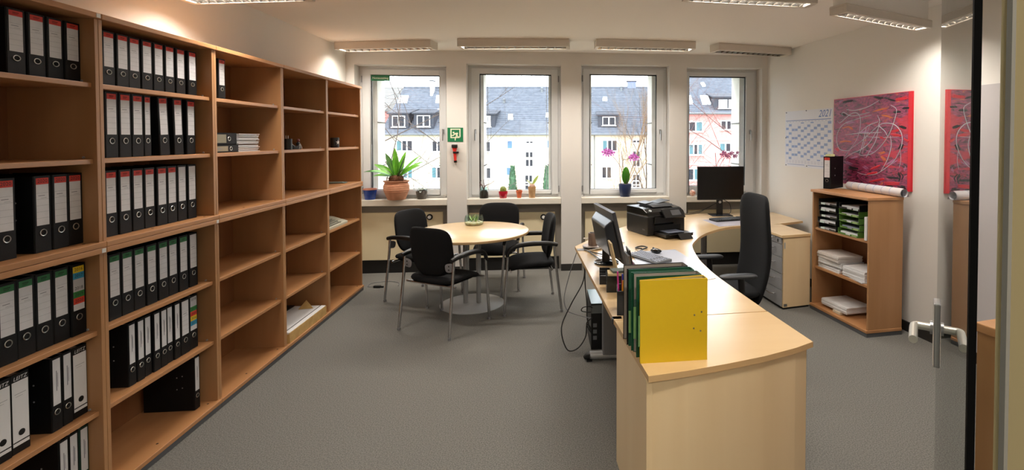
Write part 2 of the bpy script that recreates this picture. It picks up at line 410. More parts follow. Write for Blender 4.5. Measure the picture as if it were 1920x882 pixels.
# ------------------------------------------------------------------ ceiling lamps
def lamp(name, label, p0, p1, zt, group, w=0.19, power=1.0, h=0.085, on=True):
    """louvred box lamp; p0,p1 = ends of its near top edge"""
    p0 = Vector(p0); p1 = Vector(p1); d = p1-p0; L = d.length; rz = math.atan2(d.y, d.x)
    c = (p0+p1)/2; n = Vector((-math.sin(rz), math.cos(rz)))*w/2
    t = thing(name, label, 'lamp', (c.x+n.x, c.y+n.y, zt), rz, group)
    mb = MB(); a, b = L/2, w/2
    mb.box(-a,-b,-0.012,a,b,0); mb.box(-a,-b,-h,a,-b+0.022,-0.012); mb.box(-a,b-0.022,-h,a,b,-0.012)
    mb.box(-a,-b+0.022,-h,-a+0.035,b-0.022,-0.012); mb.box(a-0.035,-b+0.022,-h,a,b-0.022,-0.012)
    mb.build('housing', M_lampw, t, bevel=0.003)
    if zt < H-0.001:
        MB().box(-a+0.02,-b+0.02,0,a-0.02,b-0.012,H-zt-0.0005).build('ceiling_mount', M_ceil, t)
    n_b = 13
    for k in range(n_b):
        x = -a+0.035 + (2*a-0.07)*(k+0.5)/n_b
        m2 = MB(); m2.prism([(x-0.010,-0.0),(x+0.010,-0.0),(x+0.002,-0.035),(x-0.002,-0.035)], -b+0.022, b-0.022)
        if k == 0:
            pass
        m2.v = [(v[0], v[2], (v[1]+0.035)*(h-0.02)/0.065*1.0-h+0.001) for v in m2.v]; m2.f = [f[::-1] for f in m2.f]
        m2.build('louvre', M_lampref, t)
    mb = MB()
    for s in (-1, 1):
        mb.add([(-a+0.035,s*(b-0.023),-h+0.002),(a-0.035,s*(b-0.023),-h+0.002),(a-0.035,s*0.028,-0.02),(-a+0.035,s*0.028,-0.02)], [(0,1,2,3) if s > 0 else (3,2,1,0)])
    mb.build('reflector', M_lampref, t)
    mb = MB(); mb.tube([(-a+0.05,0,-0.026),(a-0.05,0,-0.026)], 0.010, 10); mb.build('tube', M_tube if on else M_white, t, smooth=SM)
    if not on: return t
    ld = bpy.data.lights.new(name+'_light', 'AREA'); ld.shape = 'RECTANGLE'; ld.size = L-0.1; ld.size_y = 0.10
    ld.energy = LAMP_POWER*power*L; ld.color = (1.0, 0.92, 0.82)
    lo = bpy.data.objects.new('lamp_glow', ld); C.objects.link(lo); lo.parent = t; lo.location = (0,0,-0.038)
    return t
lamp('ceiling_lamp', 'louvred ceiling lamp above the first window, touching the bookcase wall', (-2.345,5.895), (-1.248,5.66), H, 'lamps along the windows')
lamp('ceiling_lamp', 'louvred ceiling lamp above the second window with the small pots', (-0.949,5.573), (0.253,5.455), H, 'lamps along the windows')
lamp('ceiling_lamp', 'louvred ceiling lamp above the third window with the orchid', (0.546,5.441), (1.658,5.467), H, 'lamps along the windows')
lamp('ceiling_lamp', 'louvred ceiling lamp above the fourth window, beside the right wall', (1.937,5.523), (2.905,5.74), H, 'lamps along the windows', on=False)
ZR = 2.61
lamp('ceiling_lamp', 'louvred ceiling lamp ending at the right wall over the painting', on_z(1587,5,ZR).xy, on_z(1748,38,ZR).xy, ZR, 'lamps nearer the door', w=0.13, h=0.062)
lamp('ceiling_lamp', 'louvred ceiling lamp cut by the top edge, beside the right lamp', on_z(1292,-26,ZR).xy, on_z(1534,-12,ZR).xy, ZR, 'lamps nearer the door', w=0.13, h=0.062)
lamp('ceiling_lamp', 'louvred ceiling lamp cut by the top edge over the binder shelves', on_z(330,-20,ZR).xy, on_z(566,-26,ZR).xy, ZR, 'lamps nearer the door', w=0.13, h=0.062, power=1.8)
lamp('ceiling_lamp', 'added louvred fill lamp out of view above the pedestal cabinet', (0.35,1.25), (1.47,1.25), H, 'added fill lamps by the door', w=0.19, power=1.0)  # unseen lamp, added to bring fill light from the door side
lamp('ceiling_lamp', 'added louvred fill lamp out of view between door and bookcases', (-1.25,1.25), (-0.13,1.25), H, 'added fill lamps by the door', w=0.19, power=0.25)  # second unseen lamp, added as weak fill
t = thing('corridor_fill_lamp', 'added fill lamp, unseen in the corridor behind the viewer', 'lamp', (0.2,-0.75,H))  # added out of view to light the door jamb and the near fronts
MB().box(-0.6,-0.1,-0.06,0.6,0.1,0).build('housing', M_lampw, t)
ld = bpy.data.lights.new('corridor_fill_light', 'AREA'); ld.shape = 'RECTANGLE'; ld.size = 1.1; ld.size_y = 0.15; ld.energy = 60; ld.color = (1.0, 0.93, 0.82)
lo = bpy.data.objects.new('lamp_glow', ld); C.objects.link(lo); lo.parent = t; lo.location = (0,0,-0.062)

# ================================================================== BOOKCASES ON THE LEFT
XF = -2.006; XB = -2.392; TH = 0.025; SD = 0.019
S = [1.709, 2.509, 3.309, 4.109, 4.909, 5.763]
COLN = ['first', 'second', 'third', 'fourth', 'fifth']
def bookcase(y0, y1, z0, z1, shelves, name, label, plinth=False, sticker=None):
    t = thing(name, label, 'bookcase', (XF, (y0+y1)/2, z0), 0, 'beech bookcase units along the left wall')
    w = (y1-y0)/2 - 0.001; h = z1-z0; dep = XF-XB
    zb = 0.032 if plinth else 0.0
    for s in (-1, 1):
        mb = MB(); mb.box(-dep, min(s*w, s*(w-SD)), zb+TH, -0.016, max(s*w, s*(w-SD)), h-TH); mb.build('side_panel', M_beech, t, bevel=0.0015)
    mb = MB(); mb.box(-dep, -w, h-TH, 0, w, h); mb.build('top_board', M_beech_h, t, bevel=0.003)
    mb = MB(); mb.box(-dep, -w, zb, 0, w, zb+TH); mb.build('bottom_board', M_beech_h, t, bevel=0.003)
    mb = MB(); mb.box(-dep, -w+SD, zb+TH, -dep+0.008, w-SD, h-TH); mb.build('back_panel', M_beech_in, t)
    for zs in shelves:
        mb = MB(); mb.box(-dep+0.008, -w+SD+0.0005, zs-z0-0.022, -0.032, w-SD-0.0005, zs-z0); mb.build('shelf', M_beech_h, t, bevel=0.002)
        for s in (-1, 1):
            mb = MB(); mb.tube([(-0.07, s*(w-SD-0.001), zs-z0+0.008), (-0.07, s*(w-SD-0.006), zs-z0+0.008)], 0.005, 8); mb.build('shelf_pin', M_silver, t)
    for yy in (-w*0.15, w*0.86):
        mb = MB(); mb.tube([(-0.05, yy, zb+TH-0.001), (-0.05, yy, zb+TH+0.0006)], 0.006, 10); mb.build('cap', M_rubber, t)
    if plinth:
        mb = MB(); mb.box(-dep, -w, 0, -0.006, w, zb); mb.build('plinth', mat('plinth_grey', (86, 88, 92), 0.5), t)
    if sticker:
        mb = MB(); mb.box(-0.001, w-0.026, h-TH+0.003, 0.0015, w-0.006, h-0.003); mb.build('connector', M_white, t)
    return t
UPS = [1.93, 1.585]; LOS = [0.80, 0.43]
for i in range(5):
    last = i == 4
    lt = ['lower bookcase unit of the column nearest the viewer', 'lower bookcase unit in the second column, under the stacked binders', 'lower bookcase unit in the third column with three empty compartments', 'lower bookcase unit with a paper pack on its floor', 'lower bookcase unit nearest the window with a desk machine']
    ut = ['upper bookcase unit of the column nearest the viewer', 'upper bookcase unit in the second column, full of red banded binders', 'upper bookcase unit in the third column with two lying binders', 'upper bookcase unit in the fourth column with small dark knickknacks', 'upper bookcase unit nearest the window with a star mug']
    bookcase(S[i], S[i+1], 0, 1.18, LOS if not last else [0.80, 0.43], 'bookcase', lt[i], True, sticker=i in (0,1))
    bookcase(S[i], S[i+1], 1.181, 2.245, UPS, 'bookcase', ut[i], False, sticker=i in (0,))

# ------------------------------------------------------------------ binders
M_strip = {n: mat('strip_'+n, c, 0.7) for n, c in dict(yellow=(232,200,40), blue=(50,150,190), green=(44,128,60), red=(220,66,44), grey=(190,190,194)).items()}
BH, BD = 0.318, 0.280
def rect_x(mb, y0, z0, y1, z1, x): mb.add([(x,y0,z0),(x,y1,z0),(x,y1,z1),(x,y0,z1)], [(0,1,2,3)])
def make_binder(w, style):
    t = bpy.data.objects.new('lever_arch_binder', None); C.objects.link(t); t.empty_display_size = 0.05
    h = w/2; g = 0.003
    body = M_binder if style != 'darkgreen' else mat('binder_dark_green', (16, 52, 40), 0.5, bump=(500, 0.15))
    mb = MB(); mb.box(-BD,-h,0,0,-h+g,BH); mb.box(-BD,h-g,0,0,h,BH); mb.box(-g,-h+g,0,0.0015,h-g,BH)
    mb.build('cover', body, t, bevel=0.001, seg=1)
    MB().box(-BD+0.008,-h+g+0.0005,0.012,-0.03,h-g-0.0005,BH-0.014).build('pages', M_paper, t)
    lw = w*0.352 if w > 0.06 else w*0.33
    zt, zb = BH-0.010, 0.112
    x = 0.0022
    if style == 'whitelabel':
        zt, zb = BH-0.012, 0.030; lw = w*0.42
        mb = MB(); mb.box(0.0005,-lw,zb,x,lw,zt-0.02); mb.build('label_card', M_paper, t)
        mb = MB(); rect_x(mb,-lw,zb+0.013,lw,zb+0.018,x+0.0003); mb.build('stripe', M_ink, t)
        text_mesh('LEITZ', 0.021, 'lettering', M_paper, t, Matrix.Translation((x+0.0003,0,BH-0.020)) @ FACE_X, shear=0.2)
        mb = MB(); mb.lathe([(0.0125,0),(0.0125,0.001),(0,0.001)], 20, Matrix.Translation((x,0.002,0.078)) @ FACE_X); mb.build('finger_hole', M_hole, t)
        mb = MB(); rect_x(mb,-lw*0.7,0.235,lw*0.7,0.2365,x+0.0003); rect_x(mb,-lw*0.6,0.225,lw*0.3,0.226,x+0.0003); mb.build('print', M_inkl, t)
        return t
    mb = MB(); mb.box(0.0005,-lw,zb,x,lw,zt); mb.build('label_card', M_paper2 if style != 'lying' else mat('label_shaded', (140,136,118), 0.7), t)  # lying binders: shelf shade is put into the grey of the label
    if style in ('red','green','red2020'):
        mb = MB(); mb.box(x-0.0005,-lw,zt-0.026,x+0.0004,lw,zt+0.0002); mb.build('colour_band', M_red if style != 'green' else M_green, t)
        if style in ('red','green'):
            mb = MB(); rect_x(mb,-lw*0.5,zt-0.012,lw*0.45,zt-0.008,x+0.0007); rect_x(mb,-lw*0.5,zt-0.018,lw*0.3,zt-0.0155,x+0.0007); mb.build('band_print', mat('band_ink', (112,30,28), 0.8) if style == 'red' else mat('band_ink_green', (24,62,36), 0.8), t)
        if style == 'red2020': text_mesh('2020', 0.021, 'lettering', M_ink, t, Matrix.Translation((x+0.0008,0,zt-0.013)) @ FACE_X)
    if style in ('years','years2'):
        segs = [('2016','yellow',0),('2017','blue',1),('','grey',2),('2018','grey',3),('2019','green',4),('2020','red',5)]
        if style == 'years2': segs = [('2018','grey',0),('','grey',1),('2019','green',2),('2020','red',3),('2016','yellow',4),('2017','blue',5)]
        sh = 0.028
        for s_, c_, k in segs:
            z1 = zt-k*sh
            mb = MB(); mb.box(x-0.0005,-lw,z1-sh,x+0.0004,lw,z1); mb.build('colour_band', M_strip[c_], t)
            if s_: text_mesh(s_, 0.02, 'lettering', M_ink, t, Matrix.Translation((x+0.0008,0,z1-sh/2)) @ FACE_X)
    else:
        mb = MB()
        if style in ('red','red2020','green','plain') or w > 0.06:
            for k in range(5): z = zt-0.062-k*0.026; rect_x(mb,-lw,z,lw,z+0.0007,x+0.0005)
        else:
            rect_x(mb,-0.003,zb+0.06,0.0005,zt-0.05,x+0.0005); rect_x(mb,0.003,zb+0.075,0.005,zt-0.06,x+0.0005)
        if w > 0.06 or style == 'red': rect_x(mb,-lw*0.7,zt-0.074,lw*0.35,zt-0.0715,x+0.0006); rect_x(mb,-lw*0.3,zt-0.083,lw*0.6,zt-0.082,x+0.0006)
        mb.build('print', M_inkl, t)
    R = Matrix.Translation((0.0012,0,0.081)) @ FACE_X
    mb = MB(); n = 22; pts = [(0.0135*math.cos(2*PI*k/n), 0.0135*math.sin(2*PI*k/n), 0) for k in range(n)]
    r = min(0.0135, w*0.24); mb.lathe([(r-0.002,0),(r+0.0015,0.0015),(r+0.0005,0.003),(r-0.0018,0.0025),(r-0.002,0)], 22, R); mb.build('finger_ring', M_ring, t, smooth=SM)
    mb = MB(); mb.lathe([(r-0.0015,0),(r-0.0015,0.0008),(0,0.0008)], 18, R); mb.build('finger_hole', M_hole, t)
    for zz, xx in ((0.20,-0.095),(0.20,-0.065),(0.13,-0.095),(0.13,-0.065)):
        mb = MB(); mb.tube([(xx,-h+0.0005,zz+(0.008 if xx > -0.08 else 0)),(xx,-h-0.0008,zz+(0.008 if xx > -0.08 else 0))], 0.0035, 8); mb.build('rivet', M_silver, t)
    return t
PROTO = {}
def binder(w, style, loc, label, group, rz=0.0, rx=0.0, sz=1.0):
    key = (round(w, 3), style)
    if key not in PROTO: o = PROTO[key] = make_binder(w, style)
    else: o = dup(PROTO[key])
    o.location = loc; o.rotation_euler = (rx, 0, rz)
    o.scale = (1, 1, sz)
    return tag(o, label, 'binder', group)
XS = -2.082
def row(cells, vb, z, styles, desc, group, off=(0,0), rots=None, labels=None):
    """cells = left and right edge of each spine label as seen in the photo"""
    u0, sc = off
    jit = random.Random(len(cells)*7+int(z*100))
    sty = [styles[i] if isinstance(styles, list) else styles for i in range(len(cells))]
    ws = [0.049 if q in ('narrow','darkgreen','slimred') else 0.074 for q in sty]
    ys = [on_x(u0+(e0+e1)/2/sc, vb, XS).y for e0, e1 in cells]
    k_ = max(q for q in range(5) if S[q] < ys[-1]); hi = S[k_+1]-SD-0.003
    for i in range(1, len(ys)): ys[i] = max(ys[i], ys[i-1]+(ws[i]+ws[i-1])/2+0.0012)
    for i in range(len(ys)-1, -1, -1):
        lim = hi-ws[i]/2 if i == len(ys)-1 else ys[i+1]-(ws[i]+ws[i+1])/2-0.0012
        ys[i] = min(ys[i], lim)
    for i in range(len(cells)):
        st, w, yc = sty[i], ws[i], ys[i]
        r = (rots or {}).get(i, (0,0,0))
        what = {'red':'red banded','slimred':'slim red banded','red2020':'red banded 2020','green':'green banded','plain':'white labelled','years':'rainbow year labelled','years2':'rainbow year labelled','whitelabel':'white spined','narrow':'slim white labelled','darkgreen':'slim dark green'}[st]
        lb = labels[i] if labels and labels[i] else '%s binder, %s from left, %s' % (what, ordinal(i), desc)
        if not (labels and labels[i]) and st not in ('darkgreen',): lb = 'black ' + lb
        binder(w, 'red' if st == 'slimred' else st, (XS + jit.uniform(-0.004, 0.003) + r[2], yc, z+0.0006+abs(math.sin(r[1]))*w/2), lb, group, rz=r[0], rx=r[1], sz=0.82 if z > 1.9 else 1.0)
B2 = 'second bookcase column'
row([(45,152),(203,325),(368,482),(525,635),(668,785),(815,918),(958,1058),(1100,1200)], 130, 1.93, 'red', B2+', top shelf', 'binders on the second column top shelf', (190,6.786))
row([(62,160),(205,293),(333,408),(460,512),(612,703),(762,845),(895,970)], 280, 1.585, ['red','red','red','slimred','red','red','red'], B2+', second shelf down', 'binders on the second column second shelf', (190,5.514),
    rots={4:(0.0,0.05,0.004), 5:(0,0.03,0)})
row([(60,143),(165,268),(302,390),(415,495),(522,595),(620,688),(714,778),(806,872)], 420, 1.206, ['red']*6+['plain']*2, B2+', third shelf down', 'binders on the second column third shelf', (190,4.9))
row([(83,152),(187,260),(300,372),(405,475),(511,580),(600,660),(688,753),(785,838)], 560, 0.80, ['green']*7+['plain'], B2+', fourth shelf down', 'binders on the second column fourth shelf', (190,4.643))
row([(221,261),(290,328),(356,393),(420,455),(481,507),(528,553),(580,606),(632,686),(706,763)], 680, 0.43, ['narrow']*7+['plain','years2'], B2+', fifth shelf down', 'binders on the second column fifth shelf', (190,4.2))
row([(745,768)], 745, 0.058, ['narrow'], '', 'single binder on the second column floor', (190,4.2), labels=['black binder alone on the bottom board of the second bookcase column'])
B1 = 'nearest bookcase column'
row([(108,262),(342,488),(540,690),(728,863)], 110, 1.93, 'red', B1+', top shelf', 'binders on the nearest column top shelf', (0,5.88))
row([(2,95),(272,357),(396,477),(513,590)], 450, 1.206, 'red2020', B1+', third shelf down', 'binders on the nearest column third shelf', (0,3.833))
row([(24,123),(167,260),(303,390),(443,525),(551,633)], 640, 0.80, ['green']*4+['years'], B1+', fourth shelf down', 'binders on the nearest column fourth shelf', (0,4.009))
row([(-40,50),(70,168),(385,430),(455,497),(520,600)], 790, 0.43, ['whitelabel','whitelabel','narrow','narrow','whitelabel'], B1+', fifth shelf down', 'binders on the nearest column fifth shelf', (0,3.645))
row([(422,468),(498,547),(567,612)], 870, 0.058, ['narrow','narrow','darkgreen'], B1+', bottom board', 'binders on the nearest column bottom board', (0,3.645))
row([(65,122)], 180, 1.93, ['red'], '', 'single binder on the third column top shelf', (395,4.2), labels=['black red banded binder standing alone on the third column top shelf'])
# two binders lying flat with loose paper, third column
zz = 1.586
for k, (w, wd) in enumerate(((0.05,'thinner'),(0.078,'thicker'))):
    o = binder(w, 'lying', (XS-0.005-0.01*k, 3.62+0.01*k, zz + w/2), 'black binder lying flat, %s, third bookcase column, second shelf' % ('lower' if k == 0 else 'upper'), 'binders lying flat')
    o.rotation_euler = (PI/2, 0, 0.0)
    o.rotation_mode = 'XYZ'
    zz += w + 0.0015
    o.location.y = 3.335+0.318-0.0
    t = tag(MB().build('paper_stack', M_paper), 'loose white sheets stacked beside the %s lying binder' % ('lower' if k == 0 else 'upper'), 'paper', 'loose sheets beside lying binders')
    t.location = (XS-0.01, 3.655, zz-w-0.0015+0.0)
    bmx = bmesh.new()
    rr = random.Random(k)
    nsh = 12 if k else 8; hh = (w-0.004)/nsh
    mbx = MB()
    for q in range(nsh):
        dx, dy = rr.uniform(-0.012, 0.012), rr.uniform(0, 0.02)
        mbx.box(-0.235+dx, 0.002, q*hh, dx, 0.24+dy, (q+0.82)*hh)
    bmx.free()
    tmp = mbx.build('tmp', M_paper); t.data = tmp.data; t.data.name = 'paper_stack'; bpy.data.objects.remove(tmp)
    t.data.materials.clear(); t.data.materials.append(M_paper)
o = tag(MB().box(0,0,0,0.09,0.012,0.012).build('pale_green_note_pad', mat('pale_green', (150,180,110), 0.7)), 'pale green note block lying on the two flat binders', 'note block')
o.location = (XS-0.11, 3.40, zz)
M_stemr = mat('reddish_stem', (104,76,70), 0.8)
# small things on the left shelves
def at_shelf(u, v, x, z): p = on_x(u, v, x); return (x, p.y, z)
x = -2.11
p = on_x(627.5, 265, x)
t = thing('mug', 'dark mug with a pale star, on the shelf nearest the window', 'mug', (x, p.y, 1.5855), 0)
mb = MB(); mb.lathe([(0.036,0),(0.041,0.004),(0.042,0.098),(0.039,0.1),(0.038,0.012),(0,0.012)], 24); mb.build('body', mat('mug_dark', (30,34,38), 0.35), t, smooth=SM)
mb = MB(); mb.tube(smooth_path([(-0.01,0.041,0.08),(-0.02,0.07,0.075),(-0.02,0.072,0.04),(-0.01,0.041,0.025)], 4), 0.006); mb.build('handle', mat('mug_dark', (30,34,38), 0.35), t, smooth=SM)
pts = []
for k in range(10): r = 0.026 if k % 2 == 0 else 0.0105; a = PI/2 + k*PI/5; pts.append((r*math.cos(a), r*math.sin(a)))
mb = MB(); sv = []
for (a, b) in [(0,0)]+pts: ang = a/0.0428-0.42; sv.append((0.0432*math.cos(ang), 0.0432*math.sin(ang), 0.052+b))
mb.add(sv, [(0,1+k,1+(k+1)%10) for k in range(10)]); mb.build('star', mat('star_white', (220,220,218), 0.5), t)

p = on_x(540, 277, -2.09)
t = thing('pencil_cup', 'small black pencil cup at the left of the fourth column shelf', 'pencil cup', (-2.09, p.y, 1.5855))
mb = MB(); mb.lathe([(0.03,0),(0.03,0.09),(0.027,0.09),(0.027,0.005),(0,0.005)], 16); mb.build('body', M_black, t, smooth=SM)
for k in range(2): mb = MB(); mb.tube([(0.008*k-0.01,0.01*k,0.006),(0.01*k-0.016,0.015*k,0.115)], 0.0035, 8); mb.build('pen', M_silver, t)
p = on_x(547, 277, -2.10)
t = thing('tape_dispenser', 'small dark grey tape dispenser beside the black pencil cup', 'tape dispenser', (-2.11, p.y+0.03, 1.5855), 0.3)
mb = MB(); mb.prism([(-0.05,-0.0),(0.05,0.0),(0.055,0.03),(0.02,0.028),(-0.02,0.06),(-0.05,0.05)], -0.018, 0.018); mb.v = [(a,c,b) for a,b,c in mb.v]; mb.f = [f[::-1] for f in mb.f]; mb.build('body', mat('dispenser_grey', (66,70,76), 0.4), t, bevel=0.003)
mb = MB(); mb.tube([(-0.02,-0.01,0.045),(-0.02,0.01,0.045)], 0.02, 16); mb.build('tape_roll', mat('tape_clear', (150,160,170), 0.3), t, smooth=SM)
p = on_x(557, 276, -2.12)
t = thing('figurine', 'tiny dark figurine with a reddish head on the fourth column shelf', 'figurine', (-2.12, p.y+0.02, 1.5855))
mb = MB(); mb.lathe([(0.022,0),(0.02,0.012),(0.012,0.03),(0.016,0.05),(0.006,0.062),(0,0.063)], 14); mb.build('body', mat('figurine_dark', (26,26,30), 0.5), t, smooth=SM)
mb = MB(); mb.lathe([(0,0.06),(0.010,0.066),(0.013,0.076),(0.009,0.087),(0,0.09)], 14); mb.build('head', mat('figurine_red', (110,50,44), 0.5), t, smooth=SM)
mb = MB()
for s in (-1,1): mb.tube([(0.012,s*0.006,0.045),(0.02,s*0.014,0.02),(0.022,s*0.018,0.006)], 0.004, 6)
mb.build('legs', mat('figurine_pale', (190,186,180), 0.5), t)
p = on_x(632, 345, -2.15)
t = thing('leaflet', 'thin grey green leaflet lying on the middle board near the window', 'leaflet', (-2.2, p.y+0.1, 1.2065), 0.15)
for k in range(3): MB().box(-0.1, -0.07, 0.001+k*0.003, 0.1-0.01*k, 0.07, 0.0035+k*0.003).build('sheet', mat('leaflet_green', (120,132,124), 0.6), t)
# beige desk machine (typewriter-like) in the last column
M_beige = mat('machine_beige', (196, 192, 172), 0.5); M_beige_d = mat('machine_keys', (150, 148, 134), 0.5)
t = thing('typing_machine', 'beige desk machine with rows of keys on the last column shelf', 'desk machine', (-2.05, 5.20, 0.8006), 0)
mb = MB(); mb.prism([(-0.30,0.0),(0.0,0.0),(0.0,0.025),(-0.14,0.07),(-0.30,0.085)], -0.24, 0.24); mb.v = [(a,c,b) for a,b,c in mb.v]; mb.f = [f[::-1] for f in mb.f]
mb.build('body', M_beige, t, bevel=0.004)
for r_ in range(4):
    for k in range(8):
        xx = -0.018-r_*0.028; zz = 0.025 + (-xx)*0.045/0.14
        MB().box(xx-0.009, -0.16+k*0.035-0.012, zz-0.004, xx+0.009, -0.16+k*0.035+0.012, zz+0.009).build('key', M_beige_d, t)
mb = MB(); mb.box(-0.26,-0.19,0.070,-0.16,0.19,0.088); mb.build('display_cover', mat('machine_grey', (132,134,124), 0.35), t, bevel=0.003)
# paper pack on the bottom of the fourth column
t = thing('paper_pack', 'large pack of white drawing paper in torn brown wrapping on the bottom board', 'paper pack', (-2.19, 4.49, 0.0575), 0.0)
mb = MB(); mb.box(-0.172,-0.33,0,0.17,0.33,0.085); mb.build('sheets', M_paper, t, bevel=0.003)
M_kraft = mat('kraft_paper', (206, 170, 108), 0.8, noise=(12, (190,152,92)), bump=(30, 0.6))
mb = MB(); mb.box(0.1705,-0.335,0,0.1745,0.335,0.080); mb.box(-0.1,-0.337,0.0,0.1745,-0.332,0.072); mb.box(-0.1,0.332,0.0,0.1745,0.337,0.078); mb.build('wrapping', M_kraft, t)
mb = MB(); mb.box(0.128,-0.332,0.0855,0.134,0.332,0.087); mb.build('strap', M_ink, t)
mb = MB(); mb.box(-0.172,-0.33,0.0855,-0.10,0.33,0.094); mb.build('folder', M_black, t)
mb = MB(); mb.add([(-0.02,0.22,0.087),(0.10,0.24,0.088),(0.03,0.345,0.088),(-0.04,0.345,0.088),(0.02,0.29,0.15),(0.0,0.26,0.12)], [(0,1,4),(1,2,4),(2,3,4),(3,0,4),(0,5,3)]); mb.build('torn_flap', M_kraft, t)

# ================================================================== ROUND TABLE AND VISITOR CHAIRS
TX, TY = -0.745, 5.16
t = thing('round_table', 'round maple meeting table on two posts and a disc base', 'table', (TX, TY, 0))
mb = MB(); mb.lathe([(0.566,0.718),(0.570,0.721),(0.570,0.742),(0.566,0.745)], 72); mb.build('tabletop', M_maple_h, t, smooth=SM)
mb = MB(); mb.lathe([(0.571,0.722),(0.5715,0.723),(0.5715,0.740),(0.571,0.741)], 72); mb.f = mb.f[:-2]; mb.build('edge_band', M_maple_e, t, smooth=SM)
for s in (-1, 1):
    mb = MB(); mb.tube([(s*0.065,0.0,0.012),(s*0.065,0.0,0.705)], 0.024, 16); mb.build('post', M_silver, t, smooth=SM)
mb = MB(); mb.lathe([(0.318,0),(0.318,0.006),(0.30,0.014),(0.0,0.016)], 56); mb.build('base', mat('base_grey', (176,178,180), 0.45), t, smooth=SM)
mb = MB(); mb.box(-0.2,-0.03,0.70,0.2,0.03,0.718); mb.box(-0.03,-0.2,0.70,0.03,0.2,0.718); mb.build('bracket', M_greymetal, t)

# glass bowl with air plants
p = on_z(889, 421, 0.746)
t = thing('glass_bowl', 'low glass bowl with sand and a small green plant on the round table', 'bowl', (p.x, p.y, 0.7455))
R0 = 0.100
mb = MB(); mb.lathe([(0.085,0.0),(R0,0.012),(R0+0.002,0.06),(0.092,0.098),(0.089,0.098),(R0-0.002,0.06),(R0-0.005,0.015),(0.08,0.005)], 40); mb.f = mb.f[:-2]; mb.build('glass', M_bglass, t, smooth=SM)
mb = MB(); mb.lathe([(0.082,0.0),(0.094,0.010),(0.095,0.026),(0.06,0.032),(0.0,0.030)], 30); mb.build('sand', mat('sand', (200,170,124), 0.95, noise=(40,(226,214,190)), bump=(120,0.8)), t, smooth=SM)
rr = random.Random(3)
for k in range(4):
    a = rr.uniform(0, 6.28); r_ = rr.uniform(0.02, 0.06); s_ = rr.uniform(0.012, 0.02)
    mb = MB(); mb.lathe([(0,0),(s_,s_*0.4),(s_*0.9,s_*0.9),(0,s_*1.2)], 8, Matrix.Translation((r_*math.cos(a), r_*math.sin(a), 0.028))); mb.build('pebble', mat('pebble', (214,206,192), 0.8), t, smooth=SM)
for cx_, cy_, hgt, nl in ((-0.025,0.0,0.105,9),(0.02,-0.01,0.075,11)):
    for k in range(nl):
        a = 2*PI*k/nl + rr.uniform(-.3,.3); up = rr.uniform(0.8, 2.2)
        mb = MB(); mb.leaf((cx_,cy_,0.03), (math.cos(a), math.sin(a), up), hgt*rr.uniform(0.7,1.15), 0.010, droop=rr.uniform(0,0.8), n=6); mb.build('leaf', M_leafp if k % 2 else M_leafd, t)

def make_chair():
    t = bpy.data.objects.new('visitor_chair', None); C.objects.link(t); t.empty_display_size = 0.1
    for s in (-1, 1):
        x = s*0.272
        mb = MB(); mb.tube(smooth_path([(x*1.03,0.265,0.006),(x,0.235,0.45),(x,0.225,0.58),(x,0.215,0.615)], 4), 0.0125, 10); o = mb.build('leg', M_chrome, t, smooth=SM)
        mb = MB(); mb.tube(smooth_path([(x*1.03,-0.285,0.006),(x,-0.235,0.42),(x,-0.215,0.62),(x,-0.215,0.652)], 4), 0.0125, 10); mb.build('leg', M_chrome, t, smooth=SM)
        mb = MB(); pth = smooth_path([(x,-0.245,0.652),(x,-0.16,0.668),(x*0.99,0.02,0.672),(x*0.99,0.15,0.655),(x,0.215,0.615),(x,0.234,0.56)], 5)
        n = len(pth); mb.tube(pth, [0.018+0.006*math.sin(PI*min(1,i/n*1.3)) for i in range(n)], 10); mb.build('armrest', M_black, t, smooth=SM)
        for y in (0.262, -0.282):
            mb = MB(); mb.tube([(x*1.03,y,0),(x*1.03,y,0.022)], 0.015, 10); mb.build('foot', M_greymetal, t, smooth=SM)
        mb = MB(); mb.pad(0.10,0.075,0.006,6,6,3,4, Matrix.Translation((s*0.235,-0.222,0.585)) @ Matrix.Rotation(PI/2,4,'X') @ Matrix.Rotation(s*0.2,4,'Z')); o = mb.build('back_bracket', M_greymetal, t, smooth=SM)
        mb = MB()
        for zz in (0.57, 0.60): mb.tube([(s*0.232,-0.232,zz),(s*0.232,-0.229,zz)], 0.006, 8)
        mb.build('bracket_screw', M_black, t)
    for y in (0.20, -0.19):
        mb = MB(); mb.tube([(-0.272,y,0.415),(0.272,y,0.415)], 0.011, 10); mb.build('crossbar', M_chrome, t, smooth=SM)
    def seatfn(x, y, z): return (x, y, z + 0.46 - 0.045*(y/0.23)**2*(1 if y > 0 else 0.0) - 0.01*(1-(x/0.24)**2))
    mb = MB(); mb.pad(0.485,0.475,0.085,14,14,5,2.6,fn=seatfn); mb.build('seat', M_fabric, t, smooth=1.2)
    mb = MB(); mb.pad(0.44,0.42,0.02,8,8,5,4,Matrix.Translation((0,0,0.422))); mb.build('seat_pan', M_black, t, smooth=1.2)
    def backfn(x, y, z):            # x across, y up (-.21 .. .21), z thickness
        zz = 0.70 + y; lean = -0.215 - 0.13*(y+0.05) + 0.9*x*x
        return (x*(1.0 if y > -0.02 else 1.0-0.30*(y+0.02)**2/0.04), lean - z, zz)
    mb = MB(); mb.pad(0.47,0.43,0.06,14,14,4.5,2.6,fn=backfn); mb.build('backrest', M_fabric, t, smooth=1.2)
    return t
ch = make_chair(); GC = 'visitor chairs around the round table'
